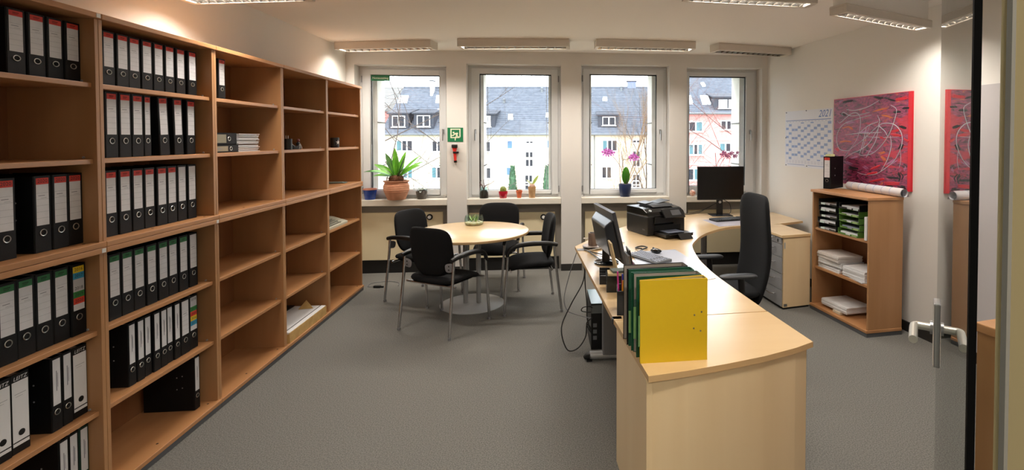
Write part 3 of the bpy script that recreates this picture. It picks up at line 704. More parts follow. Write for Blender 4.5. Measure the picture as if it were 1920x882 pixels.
for i, (x, y, rz, lb) in enumerate([
    (-0.90, 4.62, -30, 'black visitor chair in front of the round table, its back to the viewer'),
    (-1.27, 5.44, -118, 'black visitor chair left of the round table, nearest the bookcases'),
    (-0.17, 5.08, 98, 'black visitor chair right of the round table, seen from the side'),
    (-0.56, 5.80, 176, 'black visitor chair behind the round table, against the window sill')]):
    o = ch if i == 0 else dup(ch)
    o.location = (x, y, 0); o.rotation_euler = (0,0,math.radians(rz)); tag(o, lb, 'chair', GC)
# floor plug with a loop of cable
p = on_z(709, 540, 0)
t = thing('floor_plug', 'small black plug with a loop of cable on the carpet', 'plug', (p.x, p.y, 0.0), -0.1)
mb = MB(); mb.box(-0.05,-0.018,0.0,0.03,0.018,0.025); mb.build('body', M_rubber, t, bevel=0.006)
mb = MB(); mb.box(0.03,-0.011,0.003,0.062,0.011,0.02); mb.build('tip', M_rubber, t, bevel=0.004)
mb = MB(); mb.tube(smooth_path([(-0.05,0,0.012),(-0.13,0.03,0.006),(-0.14,0.16,0.005),(0.02,0.24,0.005),(0.16,0.18,0.005),(0.20,0.06,0.005)], 6), 0.003, 6); mb.build('cable', M_grey, t, smooth=SM)

# ================================================================== POTS ON THE SILLS
ZSILL = 0.9252
def sillpos(u, y=6.43): p = on_y(u, 370, y); return (p.x, y, ZSILL)
t = thing('flower_pot', 'empty blue glazed pot with terracotta rim, leftmost on the first sill', 'flower pot', sillpos(694))
mb = MB(); mb.lathe([(0.058,0),(0.062,0.004),(0.079,0.12),(0.074,0.12),(0.060,0.03),(0,0.028)], 28); mb.build('pot', M_blueglaze, t, smooth=SM)
mb = MB(); mb.lathe([(0.073,0.119),(0.0815,0.119),(0.083,0.127),(0.081,0.134),(0.074,0.134),(0.072,0.122)], 28); mb.f = mb.f[:-2]; mb.build('rim', mat('rim_terra', (200,136,112), 0.7), t, smooth=SM)
t = thing('potted_fern', "big bulbous terracotta pot with a bird's nest fern", 'potted plant', sillpos(743.5, 6.40))
mb = MB(); mb.lathe([(0.10,0),(0.106,0.005),(0.128,0.06),(0.150,0.12),(0.152,0.16),(0.138,0.20),(0.134,0.21),(0.150,0.222),(0.152,0.232),(0.132,0.232),(0.125,0.20),(0,0.20)], 40); mb.build('pot', M_terra, t, smooth=SM)
for zz, r_ in ((0.125,0.1515),(0.10,0.1445),(0.175,0.1505)):
    mb = MB(); mb.lathe([(r_-0.002,zz-0.004),(r_+0.002,zz),(r_-0.002,zz+0.004)], 40); mb.f = mb.f[:-2]; mb.build('groove', M_terra, t, smooth=SM)
mb = MB(); mb.lathe([(0.07,0.195),(0.088,0.23),(0.09,0.26),(0.075,0.29),(0.03,0.30),(0,0.30)], 20); mb.build('root_ball', M_husk, t, smooth=SM)
rr = random.Random(11)
for k in range(26):
    a = rr.uniform(0, 2*PI); zz = rr.uniform(0.21, 0.29)
    mb = MB(); mb.leaf((0.08*math.cos(a),0.08*math.sin(a),zz), (math.cos(a),math.sin(a),0.5), 0.045, 0.016, droop=1.0, n=4); mb.build('husk', M_husk, t)
fr = [(-1.0,-0.15,0.55,0.40,0.9),(-0.9,0.3,0.75,0.36,0.7),(-0.75,-0.5,0.6,0.33,0.9),(-0.5,0.2,1.2,0.36,0.5),(-0.35,-0.4,1.4,0.33,0.4),(-0.1,0.1,1.8,0.40,0.2),(-0.15,0.5,1.5,0.36,0.4),(0.12,-0.3,1.5,0.33,0.4),(0.35,0.3,1.3,0.37,0.4),(0.45,-0.2,1.1,0.35,0.5),(0.75,0.1,0.85,0.42,0.5),(0.9,-0.3,0.7,0.38,0.7),(0.55,-0.7,0.8,0.28,0.9),(-0.3,-0.8,0.9,0.28,0.9),(1.0,0.4,0.9,0.38,0.6),(0.2,0.7,1.2,0.32,0.5),(-1.0,0.1,0.35,0.30,0.8)]
fp = lambda tt: (0.30+0.70*min(1,tt/0.45)) if tt < 0.45 else max(0.10, (1-((tt-0.45)/0.58)**2))
for k, (dx, dy, dz, L, dr) in enumerate(fr):
    mb = MB(); mb.leaf((dx*0.03,dy*0.03,0.27), (dx*0.8,dy*0.8,dz), L*0.90, 0.080, droop=dr, n=10, fold=0.3, prof=fp, ruffle=0.05, twist=(0.85 if k % 2 else 0.45)*(1 if dx > 0 else -1)); mb.build('frond', M_leaf if k % 3 else M_leafd, t, smooth=2)
t = thing('potted_succulent', 'small grey stone pot with a dark leafed succulent, first sill', 'potted plant', sillpos(790.5, 6.41))
mb = MB(); mb.lathe([(0.05,0),(0.053,0.004),(0.068,0.085),(0.066,0.11),(0.06,0.11),(0.058,0.09),(0,0.09)], 26); mb.build('pot', M_stonepot, t, smooth=SM)
for k in range(20):
    a = k*2.4; up = 0.2 + 0.05*k
    mb = MB(); mb.leaf((0.02*math.cos(a),0.02*math.sin(a),0.095), (math.cos(a),math.sin(a),up), 0.06+0.02*(k%3), 0.034, droop=0.9, n=5); mb.build('leaf', mat('succulent_leaf', (70,84,66), 0.5, noise=(30,(130,134,120))), t, smooth=2)
# second sill
t = thing('glass_jar', 'glass jar of dark soil with bare reddish twigs, second sill', 'jar', sillpos(907.5, 6.42))
mb = MB(); mb.lathe([(0.055,0),(0.058,0.006),(0.056,0.06),(0.046,0.10),(0.044,0.125),(0.046,0.14),(0.043,0.14),(0.041,0.125),(0.043,0.10),(0.053,0.06),(0.053,0.008)], 28); mb.f = mb.f[:-2]; mb.build('glass', M_bglass, t, smooth=SM)
mb = MB(); mb.lathe([(0.050,0.003),(0.0535,0.01),(0.0525,0.06),(0.042,0.095),(0,0.10)], 22); mb.build('soil', M_soil, t, smooth=SM)
for pts in ([(0,0,0.09),(0.005,0,0.15),(-0.005,0.01,0.20),(-0.002,0.0,0.235)],[(0,0,0.09),(0.012,0,0.15),(0.06,-0.01,0.175),(0.10,-0.01,0.195),(0.135,-0.015,0.222)],[(-0.005,0,0.12),(-0.03,0.01,0.17),(-0.05,0.01,0.19),(-0.03,0.0,0.225)],[(0,0,0.1),(-0.02,-0.02,0.16),(-0.055,-0.01,0.165)]):
    q = smooth_path(pts, 4); mb = MB(); mb.tube(q, [0.0065-0.004*i/len(q) for i in range(len(q))], 7); mb.build('twig', M_stemr, t, smooth=SM)
rr = random.Random(5)
for k in range(8):
    a = rr.uniform(0,6.28); mb = MB(); mb.leaf((0.02*math.cos(a),0.02*math.sin(a),0.13+rr.uniform(0,0.03)), (math.cos(a),math.sin(a),0.3), 0.045, 0.018, droop=0.8, n=4); mb.build('leaf', M_husk if k % 2 else M_barkr, t)
t = thing('potted_cactus', 'glossy red pot with a round yellow green cactus', 'potted plant', sillpos(943.5, 6.42))
mb = MB(); mb.lathe([(0.040,0),(0.043,0.003),(0.056,0.065),(0.055,0.088),(0.050,0.088),(0.049,0.07),(0,0.07)], 28); mb.build('pot', M_redglaze, t, smooth=SM)
mb = MB(); prof = [(0.03,0.07),(0.036,0.085),(0.039,0.105),(0.033,0.13),(0.018,0.146),(0,0.150)]
n = 40; vs = []; fs = []
for r_, z in prof:
    for k in range(n): q = r_*(1+0.07*math.cos(k*2*PI*10/n)); vs.append((q*math.cos(2*PI*k/n), q*math.sin(2*PI*k/n), z))
for i in range(len(prof)-1):
    for k in range(n): a = i*n+k; b = i*n+(k+1)%n; fs.append((a,b,b+n,a+n))
mb.add(vs, fs); mb.build('cactus', M_cactus, t, smooth=2)
mb = MB()
for k in range(60):
    a = 2*PI*(k%10)/10; z = 0.085 + 0.055*(k//10)/6; r_ = 0.040*math.sqrt(max(0.05,1-((z-0.1)/0.05)**2)); c_ = Vector((r_*math.cos(a), r_*math.sin(a), z))
    for q in range(3):
        dd = Vector((math.cos(a+q*0.5-0.5), math.sin(a+q*0.5-0.5), 0.3))*0.012; mb.tube([c_, c_+dd], [0.0006,0.0002], 3)
o = mb.build('spines', mat('spine', (226,214,150), 0.6), t); o['kind'] = 'stuff'
t = thing('potted_seedling', 'small orange clay pot with two curved green shoots', 'potted plant', sillpos(973.5, 6.42))
mb = MB(); mb.lathe([(0.025,0),(0.036,0.072),(0.039,0.073),(0.040,0.096),(0.036,0.096),(0.034,0.08),(0,0.08)], 24); mb.build('pot', M_orangepot, t, smooth=SM)
for pts in ([(0.0,0,0.08),(-0.02,0,0.095),(-0.036,0,0.12),(-0.037,0.0,0.138)],[(0.0,0,0.08),(0.015,0,0.09),(0.022,0,0.105)]):
    q = smooth_path(pts, 4); mb = MB(); mb.tube(q, [0.007-0.004*i/len(q) for i in range(len(q))], 8); mb.build('shoot', M_leafd, t, smooth=SM)
t = thing('potted_bulb', 'tall sandy clay pot with a broad striped leaf and pink bulb', 'potted plant', sillpos(997.5, 6.42))
mb = MB(); mb.lathe([(0.036,0),(0.038,0.003),(0.045,0.10),(0.049,0.112),(0.049,0.142),(0.044,0.142),(0.042,0.12),(0,0.12)], 24); mb.build('pot', M_sandpot, t, smooth=SM)
for k, (dx, dy) in enumerate(((-0.015,0),(0.018,-0.005),(0.0,0.015))):
    mb = MB(); mb.lathe([(0.010,0.12),(0.020,0.135),(0.019,0.155),(0.008,0.175),(0,0.18)], 14, Matrix.Translation((dx,dy,0))); mb.build('bulb', mat('bulb_pink', (200,164,164), 0.6, noise=(20,(176,150,120))), t, smooth=SM)
mb = MB(); mb.leaf((0.005,0,0.16), (0.55,-0.1,1), 0.15, 0.042, droop=0.25, n=8, fold=0.3, twist=1.2); mb.build('leaf', M_leafp, t, smooth=2)
mb = MB(); mb.leaf((0.0,0,0.16), (-0.8,-0.1,0.9), 0.10, 0.024, droop=0.2, n=6, fold=0.3, twist=-1.2); mb.build('leaf', mat('leaf_palest', (196,210,170), 0.5), t, smooth=2)
# orchid on the third sill
t = thing('potted_orchid', 'navy pot with a purple flowering orchid and one broad leaf', 'potted plant', sillpos(1172, 6.42))
mb = MB(); mb.lathe([(0.058,0),(0.062,0.004),(0.082,0.13),(0.083,0.165),(0.077,0.165),(0.074,0.14),(0,0.14)], 32); mb.build('pot', M_navy, t, smooth=SM)
mb = MB(); mb.lathe([(0.076,0.15),(0.05,0.158),(0,0.16)], 20); mb.build('bark_chips', M_husk, t)
leafp = lambda tt: math.sin(PI*min(1,0.06+tt*0.92))**0.6
mb = MB(); mb.leaf((0.01,0,0.165), (-0.06,-0.35,1), 0.235, 0.105, droop=-0.1, n=10, fold=0.25, prof=leafp, twist=0.2); mb.build('leaf', mat('orchid_leaf', (62,140,36), 0.35, noise=(5,(86,166,50))), t, smooth=2)
mb = MB(); mb.leaf((0.02,0,0.16), (0.25,-0.2,1), 0.11, 0.055, droop=0.2, n=7, fold=0.2, prof=leafp); mb.build('leaf', mat('orchid_leaf_grey', (92,128,84), 0.4), t, smooth=2)
for pts in ([(0.0,0,0.15),(-0.03,0,0.30),(-0.08,0,0.42),(-0.16,0,0.52),(-0.21,0,0.565)],[(-0.005,0.01,0.15),(-0.015,0.01,0.30),(-0.03,0.01,0.46),(0.02,0.0,0.48),(0.09,0,0.50)],[(-0.03,0,0.44),(-0.05,0,0.60)]):
    q = smooth_path(pts, 5); mb = MB(); mb.tube(q, 0.0035, 6); mb.build('flower_stem', M_stemr, t, smooth=SM)
def blossom(par, c, s, m, tilt):
    R = Matrix.Translation(c) @ Matrix.Rotation(tilt, 4, 'Z')
    mb = MB()
    for k in range(5):
        a = PI/2 + k*2*PI/5; w_ = 1.25 if k in (1,4) else 0.8
        vs = [(0,0,0)]; 
        for q in range(9):
            b = a + (q/8-0.5)*1.15*w_; r_ = s*(0.35+0.65*math.sin(PI*q/8)**0.5)
            vs.append((r_*math.cos(b), -0.012*math.sin(PI*q/8), r_*math.sin(b)))
        mb.add(vs, [(0,q,q+1) for q in range(1,9)], R)
    mb.build('blossom', m, par, smooth=2)
    mb = MB(); mb.lathe([(0,-0.006),(s*0.22,0),(s*0.1,0.012),(0,0.015)], 8, R @ Matrix.Rotation(PI/2,4,'X')); mb.build('blossom_centre', mat('orchid_centre', (150,40,130), 0.5), par, smooth=SM)
rr = random.Random(2)
for cx_, cz_, s_ in ((-0.235,0.555,0.042),(-0.265,0.57,0.042),(-0.205,0.56,0.038),(-0.17,0.565,0.036),(-0.245,0.595,0.036),(-0.215,0.585,0.034),(0.085,0.50,0.042),(0.12,0.505,0.042),(0.105,0.525,0.038),(0.145,0.50,0.034)):
    blossom(t, (cx_, rr.uniform(-0.03,0.0), cz_), s_*1.15, M_orchid, rr.uniform(-0.6,0.6))
# pink orchid spray behind the monitor
t = thing('orchid_spray', 'pink orchid spray on a long stem behind the monitor', 'orchid', sillpos(1338, 6.44))
mb = MB(); mb.lathe([(0.05,0),(0.07,0.12),(0.066,0.12),(0,0.10)], 24); mb.build('pot', M_navy, t, smooth=SM)
for pts in ([(0,0,0.1),(0.02,-0.01,0.30),(0.06,-0.02,0.46),(0.16,-0.02,0.525),(0.30,-0.02,0.54)],[(0,0,0.1),(0.03,0,0.35),(0.02,0,0.56)],[(0.0,0.0,0.1),(0.08,0,0.38),(0.15,0,0.50)]):
    q = smooth_path(pts, 5); mb = MB(); mb.tube(q, 0.0035, 6); mb.build('flower_stem', M_stemr, t, smooth=SM)
for k in range(9):
    f_ = k/8; blossom(t, (0.10+0.21*f_, rr.uniform(-0.05,-0.01), 0.535+0.03*math.sin(k*1.7)), 0.036-0.008*f_, M_orchid2, rr.uniform(-0.5,0.5))
t = thing('glass_ball', 'small patterned orange ball on the fourth sill beside the pier', 'ornament', sillpos(1298.5, 6.40))
mb = MB(); prof = [(0.012,0)] + [(0.040*math.sin(PI*k/14), 0.040-0.040*math.cos(PI*k/14)) for k in range(2,15)]; prof[-1] = (0,0.08); mb.lathe(prof, 24)
mb.build('ball', mat('ball_orange', (206,120,90), 0.3, noise=(50,(240,214,196))), t, smooth=2)

# ================================================================== SIGNS ON THE PIER AND WINDOW
a = on_y(839, 239.5, YW-0.003); b = on_y(868.5, 266, YW-0.003)
M_sgn = mat('sign_green', (18, 112, 70), 0.5); M_sgw = mat('sign_cream', (226, 228, 200), 0.5)
cx_, cz_ = (a.x+b.x)/2, (a.z+b.z)/2; hw, hh = (b.x-a.x)/2, (a.z-b.z)/2
t = thing('exit_sign', 'square green emergency exit sign with a figure climbing through a window', 'sign', (cx_, YW-0.0005, cz_))
MB().box(-hw,-0.003,-hh,hw,0,hh).build('plate', M_sgn, t)
k = hw/0.145   # artwork unit: plate is 55 x 55 cells
def cell(x, y): return ((x-27)/27*hw, (y-27)/27*hh)
mb = MB()
def rc(x0,y0,x1,y1): p0 = cell(x0,y0); p1 = cell(x1,y1); mb.box(p0[0],-0.0042,p0[1],p1[0],-0.003,p1[1])
rc(10,14,14,50); rc(41,14,45,50); rc(14,46,41,50); rc(14,14,45,18)
mb.build('window_symbol', M_sgw, t)
mb = MB()
def pl(pts): 
    q = [cell(*p_) for p_ in pts]; n = len(q); vs = [(x_,-0.0048,z_) for x_,z_ in q] + [(x_,-0.0031,z_) for x_,z_ in q]
    s_ = sum(q[i][0]*q[(i+1)%n][1]-q[(i+1)%n][0]*q[i][1] for i in range(n))
    f_ = [tuple(range(n))] if s_ > 0 else [tuple(range(n-1,-1,-1))]
    mb.add(vs, f_ + [(i,(i+1)%n,n+(i+1)%n,n+i) for i in range(n)])
pl([(21+3.4*math.cos(a_*PI/6), 35+3.4*math.sin(a_*PI/6)) for a_ in range(12)])
pl([(23,32),(28,34),(36,35),(36,30),(33,24),(29,24),(28,28)]); pl([(24,33),(20,27),(12,24),(12,21),(21,23),(27,29)])
pl([(30,26),(28,20),(25,16),(25,5),(28,5),(29,15),(34,22)]); pl([(34,26),(37,21),(42,19),(42,16),(36,17),(31,23)])
mb.build('figure_symbol', M_sgw, t)
p = on_y(853, 286, YW-0.02)
t = thing('emergency_hammer', 'red emergency hammer with dark head on the pier below the green sign', 'emergency hammer', (p.x, YW-0.002, p.z))
M_hred = mat('hammer_red', (206, 44, 36), 0.4)
mb = MB(); mb.tube([(0.005,-0.024,-0.10),(0.0,-0.024,-0.02),(-0.004,-0.024,0.04)], [0.016,0.018,0.022], 12); mb.build('handle', M_hred, t, smooth=SM)
mb = MB(); mb.box(-0.036,-0.050,0.055,0.032,-0.002,0.098); mb.build('head', M_black, t, bevel=0.008)
mb = MB(); mb.prism([(-0.032,0.056),(0.028,0.056),(0.014,0.018),(-0.018,0.018)], -0.04, -0.008); mb.v = [(x_,z_,y_) for x_,y_,z_ in mb.v]; mb.f = [f[::-1] for f in mb.f]; mb.build('collar', M_hred, t, bevel=0.004)
mb = MB(); mb.box(-0.02,-0.046,-0.012,0.046,-0.002,0.012); mb.build('clip', M_black, t, bevel=0.003)
mb = MB(); mb.box(-0.012,-0.03,-0.125,0.022,-0.002,-0.098); mb.build('foot_bracket', M_black, t, bevel=0.003)
a = on_y(695.5, 141, YF+0.010); b = on_y(731, 152, YF+0.010)
t = thing('exit_sticker', 'small green Notausstieg sign in the corner of the first window', 'sign', ((a.x+b.x)/2, YF+0.011, (a.z+b.z)/2))
hw, hh = (b.x-a.x)/2, (a.z-b.z)/2
MB().box(-hw,-0.002,-hh,hw,0.0,hh).build('plate', M_sgn, t)
text_mesh('Notausstieg', hh*1.15, 'lettering', M_sgw, t, Matrix.Translation((0,-0.0026,0)) @ FACE_MY)
# ================================================================== DESK
DZ = 0.735
t = thing('corner_desk', 'large maple corner desk with a curved inner edge, under printer and monitors', 'desk', (0,0,0))
inner = [(1.2,2.628),(1.195,2.74),(1.18,3.02),(1.167,3.38),(1.178,3.65),(1.193,3.83),(1.245,4.15),(1.300,4.36),(1.387,4.54),(1.50,4.74),(1.64,4.92),(1.886,5.14),(2.12,5.225),(2.44,5.262)]
sm = [tuple(p[:2]) for p in smooth_path([(x,y,0) for x,y in inner], 3)]
back = [(2.92,5.47),(2.885,6.15),(1.70,6.12),(0.83,5.31),(0.49,4.81),(0.252,4.376),(0.352,2.572)]
mb = MB(); mb.prism(sm+back, 0.709, 0.7335); mb.build('worktop', M_maple_h, t)
def edge_band(poly, z0, z1, name, par, m, close=True):
    mb = MB(); n = len(poly); a = sum(poly[i][0]*poly[(i+1)%n][1]-poly[(i+1)%n][0]*poly[i][1] for i in range(n)); sg = 1 if a > 0 else -1
    pts = []
    for i in range(n):
        d0 = Vector(poly[i])-Vector(poly[i-1]); d1 = Vector(poly[(i+1)%n])-Vector(poly[i]); d = (d0.normalized()+d1.normalized()).normalized()
        pts.append(Vector(poly[i])+Vector((d.y,-d.x))*0.0012*sg)
    vs = [(p.x,p.y,z0) for p in pts]+[(p.x,p.y,z1) for p in pts]
    mb.add(vs, [((i,(i+1)%n,n+(i+1)%n,n+i) if sg > 0 else (i,n+i,n+(i+1)%n,(i+1)%n)) for i in range(n)]); return mb.build(name, m, par)
edge_band(sm+back, 0.7092, 0.7333, 'edge_band', t, M_maple_e)
def tleg(x0, x1, y, foot=True):
    mb = MB(); mb.box(x0+0.14,y-0.035,0.045,x0+0.30,y+0.035,0.705); mb.build('leg_column', mat('leg_grey', (112,112,114), 0.45), t, bevel=0.008)
    mb = MB(); mb.tube([(x0+0.045,y,0.038),(x1,y,0.038)], 0.030, 14); mb.build('leg_foot', M_silver, t, smooth=SM)
    mb = MB(); mb.tube([(x0,y,0.020),(x0+0.02,y,0.030),(x0+0.05,y,0.038)], [0.014,0.024,0.0305], 14); mb.build('foot_cap', M_black, t, smooth=SM)
    mb = MB(); mb.box(x0+0.02,y-0.03,0.0,x0+0.06,y+0.03,0.012); mb.build('glide', M_black, t)
tleg(0.283, 0.98, 3.755)
mb = MB(); mb.tube([(1.86,5.78,0.0),(1.86,5.78,0.705)], 0.035, 16); mb.build('leg_column', M_greymetal, t, smooth=SM)
mb = MB(); mb.tube([(0.95,5.05,0.0),(0.95,5.05,0.705)], 0.035, 16); mb.build('leg_column', M_greymetal, t, smooth=SM)
mb = MB(); mb.box(0.345,2.585,0.705,0.40,2.63,0.7335); mb.build('corner_cap', mat('cap_dark', (40,40,42), 0.5), t, bevel=0.004)
mb = MB(); mb.box(0.262,4.20,0.7337,0.33,4.27,0.7365); mb.build('cable_clip', M_grey, t)
for x, y in ((0.30,4.05),):
    mb = MB(); mb.box(0.31,3.95,0.66,0.36,4.25,0.708); mb.build('cable_tray', M_black, t)
# front pedestal with drawers
t = thing('pedestal_cabinet', 'maple pedestal cabinet standing at the near end of the desk', 'cabinet', (0,0,0))
front = [(0.404,1.945),(0.576,1.978),(0.752,2.022),(0.943,2.078),(1.121,2.148),(1.232,2.205)]
top = front+[(1.2015,2.617),(0.354,2.562)]
mb = MB(); mb.prism(top, 0.709, 0.7345); mb.build('top_board', M_maple_h, t); edge_band(top, 0.7092, 0.7343, 'edge_band', t, M_maple_e)
bt = [(p[0]+0.004,p[1]+0.012) for p in front[:-1]]+[(1.205,2.212),(1.192,2.61),(0.362,2.555)]
mb = MB(); mb.prism([(0.40,1.965),(0.4235,1.963),(0.386,2.555),(0.362,2.555)], 0.0, 0.7085); mb.build('side_panel', M_maple, t)
mb = MB(); fr2 = [(0.4245,1.968)]+bt[1:6]; mb.prism(fr2+[(p[0]-0.004,p[1]+0.022) for p in fr2[::-1]], 0.0, 0.7085); mb.build('front_panel', M_maple, t)
mb = MB(); mb.prism([(0.39,2.535),(1.18,2.59),(1.18,2.608),(0.388,2.553)], 0.02, 0.7085); mb.build('back_panel', M_maple, t)
for k in range(4):
    z0 = 0.03+k*0.17; mb = MB(); mb.prism([(1.206,2.24),(1.222,2.242),(1.212,2.60),(1.196,2.60)], z0, z0+0.165); mb.build('drawer', mat('drawer_grey', (146,148,152), 0.45), t)
mb = MB(); mb.prism([(0.45,2.02),(1.17,2.25),(1.16,2.57),(0.42,2.52)], 0.0, 0.02); mb.build('base_board', M_black, t)
# drawer unit on the right
t = thing('drawer_unit', 'maple drawer unit with four grey drawers beside the office chair', 'drawer unit', (2.305,4.680,0), math.radians(12))
sk = math.radians(-9)
def skew(x, y, z): return (x + y*math.tan(-sk)*0.9, y, z)
W_, D_ = 0.315, 0.55
M_dgrey = mat('drawer_grey', (146,148,152), 0.45)
mb = MB(); mb.box(0.0,0,0.02,W_,D_,0.705); mb.build('body', M_maple, t, fn=skew)
mb = MB(); mb.box(-0.025,-0.010,0.708,W_,D_+0.0,0.7335); mb.build('top_board', M_maple_h, t, fn=skew, bevel=0.002)
mb = MB(); mb.box(0.01,0.01,0.0,W_-0.01,D_,0.02); mb.build('plinth', M_black, t, fn=skew)
for k in range(5):
    z0, z1 = ((0.03,0.188),(0.194,0.348),(0.354,0.508),(0.514,0.640),(0.646,0.70))[k]
    mb = MB(); mb.box(-0.016,0.018,z0,0.0,D_-0.01,z1); d = mb.build('drawer', M_dgrey, t, fn=skew)
    mb = MB(); mb.tube(smooth_path([(-0.016,0.13,(z0+z1)/2+0.02),(-0.042,0.145,(z0+z1)/2+0.015),(-0.046,0.21,(z0+z1)/2+0.010),(-0.042,0.275,(z0+z1)/2+0.015),(-0.016,0.29,(z0+z1)/2+0.02)], 4), 0.0055, 8); mb.build('handle', M_chrome, d, smooth=SM, fn=skew)
mb = MB(); mb.box(-0.018,0.07,0.655,-0.0158,0.09,0.685); mb.build('lock', M_black, t, fn=skew)
mb = MB(); mb.box(0.006,-0.002,0.03,0.045,0.0,0.055); mb.build('maker_plate', M_steel, t, fn=skew)
mb = MB(); mb.box(0.006,-0.002,0.60,0.02,0.0,0.66); mb.build('hinge_plate', M_silver, t, fn=skew)

# ------------------------------------------------------------------ office chair
t = thing('office_chair', 'high backed black office chair in front of the drawer unit', 'office chair', (1.48,3.90,0), math.radians(93))
# local: +y = forward (towards the desk), x = sideways
def bfn(x, y, z):            # x across, y up, z thickness
    zz = 0.80 + y; s_ = (zz-0.40)/0.82
    wv = 1.0 - 0.10*max(0, s_-0.55)**1 - 0.22*max(0, 0.30-s_)
    ln = -0.16 - 0.10*s_ - 0.035*math.sin(s_*PI*1.4) + 0.55*x*x
    return (x*wv, ln - z, zz)
mb = MB(); mb.pad(0.50,0.86,0.062,14,22,7,3,fn=bfn); mb.build('backrest', M_mesh, t, smooth=1.2)
mb = MB(); mb.pad(0.50,0.50,0.09,14,14,5,2.6,Matrix.Translation((0,0.08,0.48))); mb.build('seat', M_mesh, t, smooth=1.2)
mb = MB(); mb.pad(0.44,0.44,0.04,10,10,5,3,Matrix.Translation((0,0.08,0.43))); mb.build('seat_pan', M_black, t, smooth=1.2)
mb = MB(); mb.tube(smooth_path([(0,0.02,0.41),(0,-0.12,0.42),(0,-0.225,0.50),(0,-0.245,0.70)],4), 0.03, 10); mb.build('back_support', M_black, t, smooth=SM)
for s in (-1, 1):
    mb = MB(); mb.tube(smooth_path([(s*0.20,0.04,0.44),(s*0.29,0.04,0.44),(s*0.315,0.05,0.50),(s*0.315,0.06,0.64)],4), 0.024, 10); mb.build('arm_post', M_black, t, smooth=SM)
    mb = MB(); mb.pad(0.09,0.29,0.035,8,12,4,3,Matrix.Translation((s*0.315,0.08,0.655)),fn=lambda x,y,z: (x,y,z-0.35*max(0,y-0.05)**2-0.2*max(0,-y-0.09)**2)); mb.build('armrest', mat('armrest_grey', (46,48,52), 0.5), t, smooth=1.2)
mb = MB(); mb.tube([(0,0.06,0.10),(0,0.06,0.42)], 0.028, 14); mb.build('gas_column', M_black, t, smooth=SM)
for k in range(5):
    a = k*2*PI/5+0.3; c_, s_ = math.cos(a), math.sin(a)
    mb = MB(); mb.tube([(0.02*c_,0.06+0.02*s_,0.115),(0.18*c_,0.06+0.18*s_,0.10),(0.30*c_,0.06+0.30*s_,0.075)], [0.028,0.022,0.016], 8); f_ = mb.build('base_arm', M_black, t, smooth=SM)
    mb = MB(); q = Matrix.Translation((0.30*c_,0.06+0.30*s_,0.028)) @ Matrix.Rotation(a+PI/2,4,'Z') @ Matrix.Rotation(PI/2,4,'Y'); mb.lathe([(0.01,-0.024),(0.027,-0.022),(0.028,0),(0.027,0.022),(0.01,0.024)], 16, q); mb.build('caster', M_black, f_, smooth=SM)

# ------------------------------------------------------------------ printer
PA = math.radians(22)
t = thing('printer', 'black multifunction printer with a raised control panel on the desk', 'printer', (0.972,4.742,0.7338), PA)
W_, D_ = 0.44, 0.39
def side_profile(mb, prof, x0, x1):       # prof in (y,z), extruded along x
    n = len(prof); a = sum(prof[i][0]*prof[(i+1)%n][1]-prof[(i+1)%n][0]*prof[i][1] for i in range(n))
    if a < 0: prof = prof[::-1]
    vs = [(x0,y,z) for y,z in prof]+[(x1,y,z) for y,z in prof]
    mb.add(vs, [tuple(range(n-1,-1,-1)), tuple(range(n,2*n))]+[(i,(i+1)%n,n+(i+1)%n,n+i) for i in range(n)])
mb = MB(); side_profile(mb, [(0.0,0.01),(0.02,0.0),(D_-0.02,0.0),(D_,0.02),(D_,0.185),(0.0,0.185)], 0, W_); mb.build('body', M_black, t, bevel=0.006)
mb = MB(); side_profile(mb, [(0.002,0.185),(D_-0.002,0.185),(D_-0.002,0.19),(0.002,0.19)], 0.002, W_-0.002); mb.build('lid_seam', mat('seam_grey', (74,75,78), 0.35), t)
mb = MB(); side_profile(mb, [(-0.01,0.19),(D_,0.19),(D_,0.258),(0.17,0.262),(0.08,0.252),(0.02,0.225)], 0, W_); mb.build('scanner_lid', M_black_s, t, bevel=0.005)
mb = MB(); side_profile(mb, [(0.09,0.262),(D_-0.03,0.262),(D_-0.06,0.284),(0.13,0.282)], 0.12, W_-0.06); mb.build('document_feeder', M_black, t, bevel=0.004)
mb = MB(); mb.box(0,-0.08,-0.003,0.15,0.08,0.003, Matrix.Translation((0.25,0.27,0.283)) @ Matrix.Rotation(-0.16,4,'Y')); mb.build('feeder_tray', M_black, t, bevel=0.002)
mb = MB(); mb.box(0,-0.08,-0.003,0.10,0.08,0.003, Matrix.Translation((0.10,0.28,0.285)) @ Matrix.Rotation(-0.12,4,'Y')); mb.build('feeder_flap', M_black, t, bevel=0.002)
R = Matrix.Translation((W_*0.60,-0.012,0.20)) @ Matrix.Rotation(-0.75,4,'X')
mb = MB(); mb.box(-0.10,-0.022,-0.055,0.14,0.0,0.055, R); cpn = mb.build('control_panel', M_black, t, bevel=0.005)
mb = MB(); mb.box(-0.01,-0.0235,-0.03,0.10,-0.0222,0.032, R); mb.build('display', mat('display_grey', (92,94,98), 0.15), cpn)
mb = MB(); side_profile(mb, [(-0.002,0.10),(-0.014,0.12),(-0.016,0.18),(-0.002,0.186)], 0.07, 0.30); mb.build('front_cover', M_black_s, t, bevel=0.003)
mb = MB(); mb.box(0.08,-0.003,0.045,W_-0.05,0.0,0.095); mb.build('output_slot', M_hole, t)
mb = MB(); mb.box(0.07,-0.20,0.012,W_-0.05,0.0,0.04); mb.build('paper_tray', M_black, t, bevel=0.004)
mb = MB(); mb.box(0.09,-0.24,0.042,W_-0.08,-0.005,0.050); mb.build('output_tray', M_black_s, t, bevel=0.002)
mb = MB(); mb.box(0.12,-0.17,0.0505,W_-0.13,-0.03,0.0515); mb.build('paper', mat('tray_sheet_reflection', (112,120,138), 0.3), t)  # blue-grey reflection in the tray, put into the sheet's colour
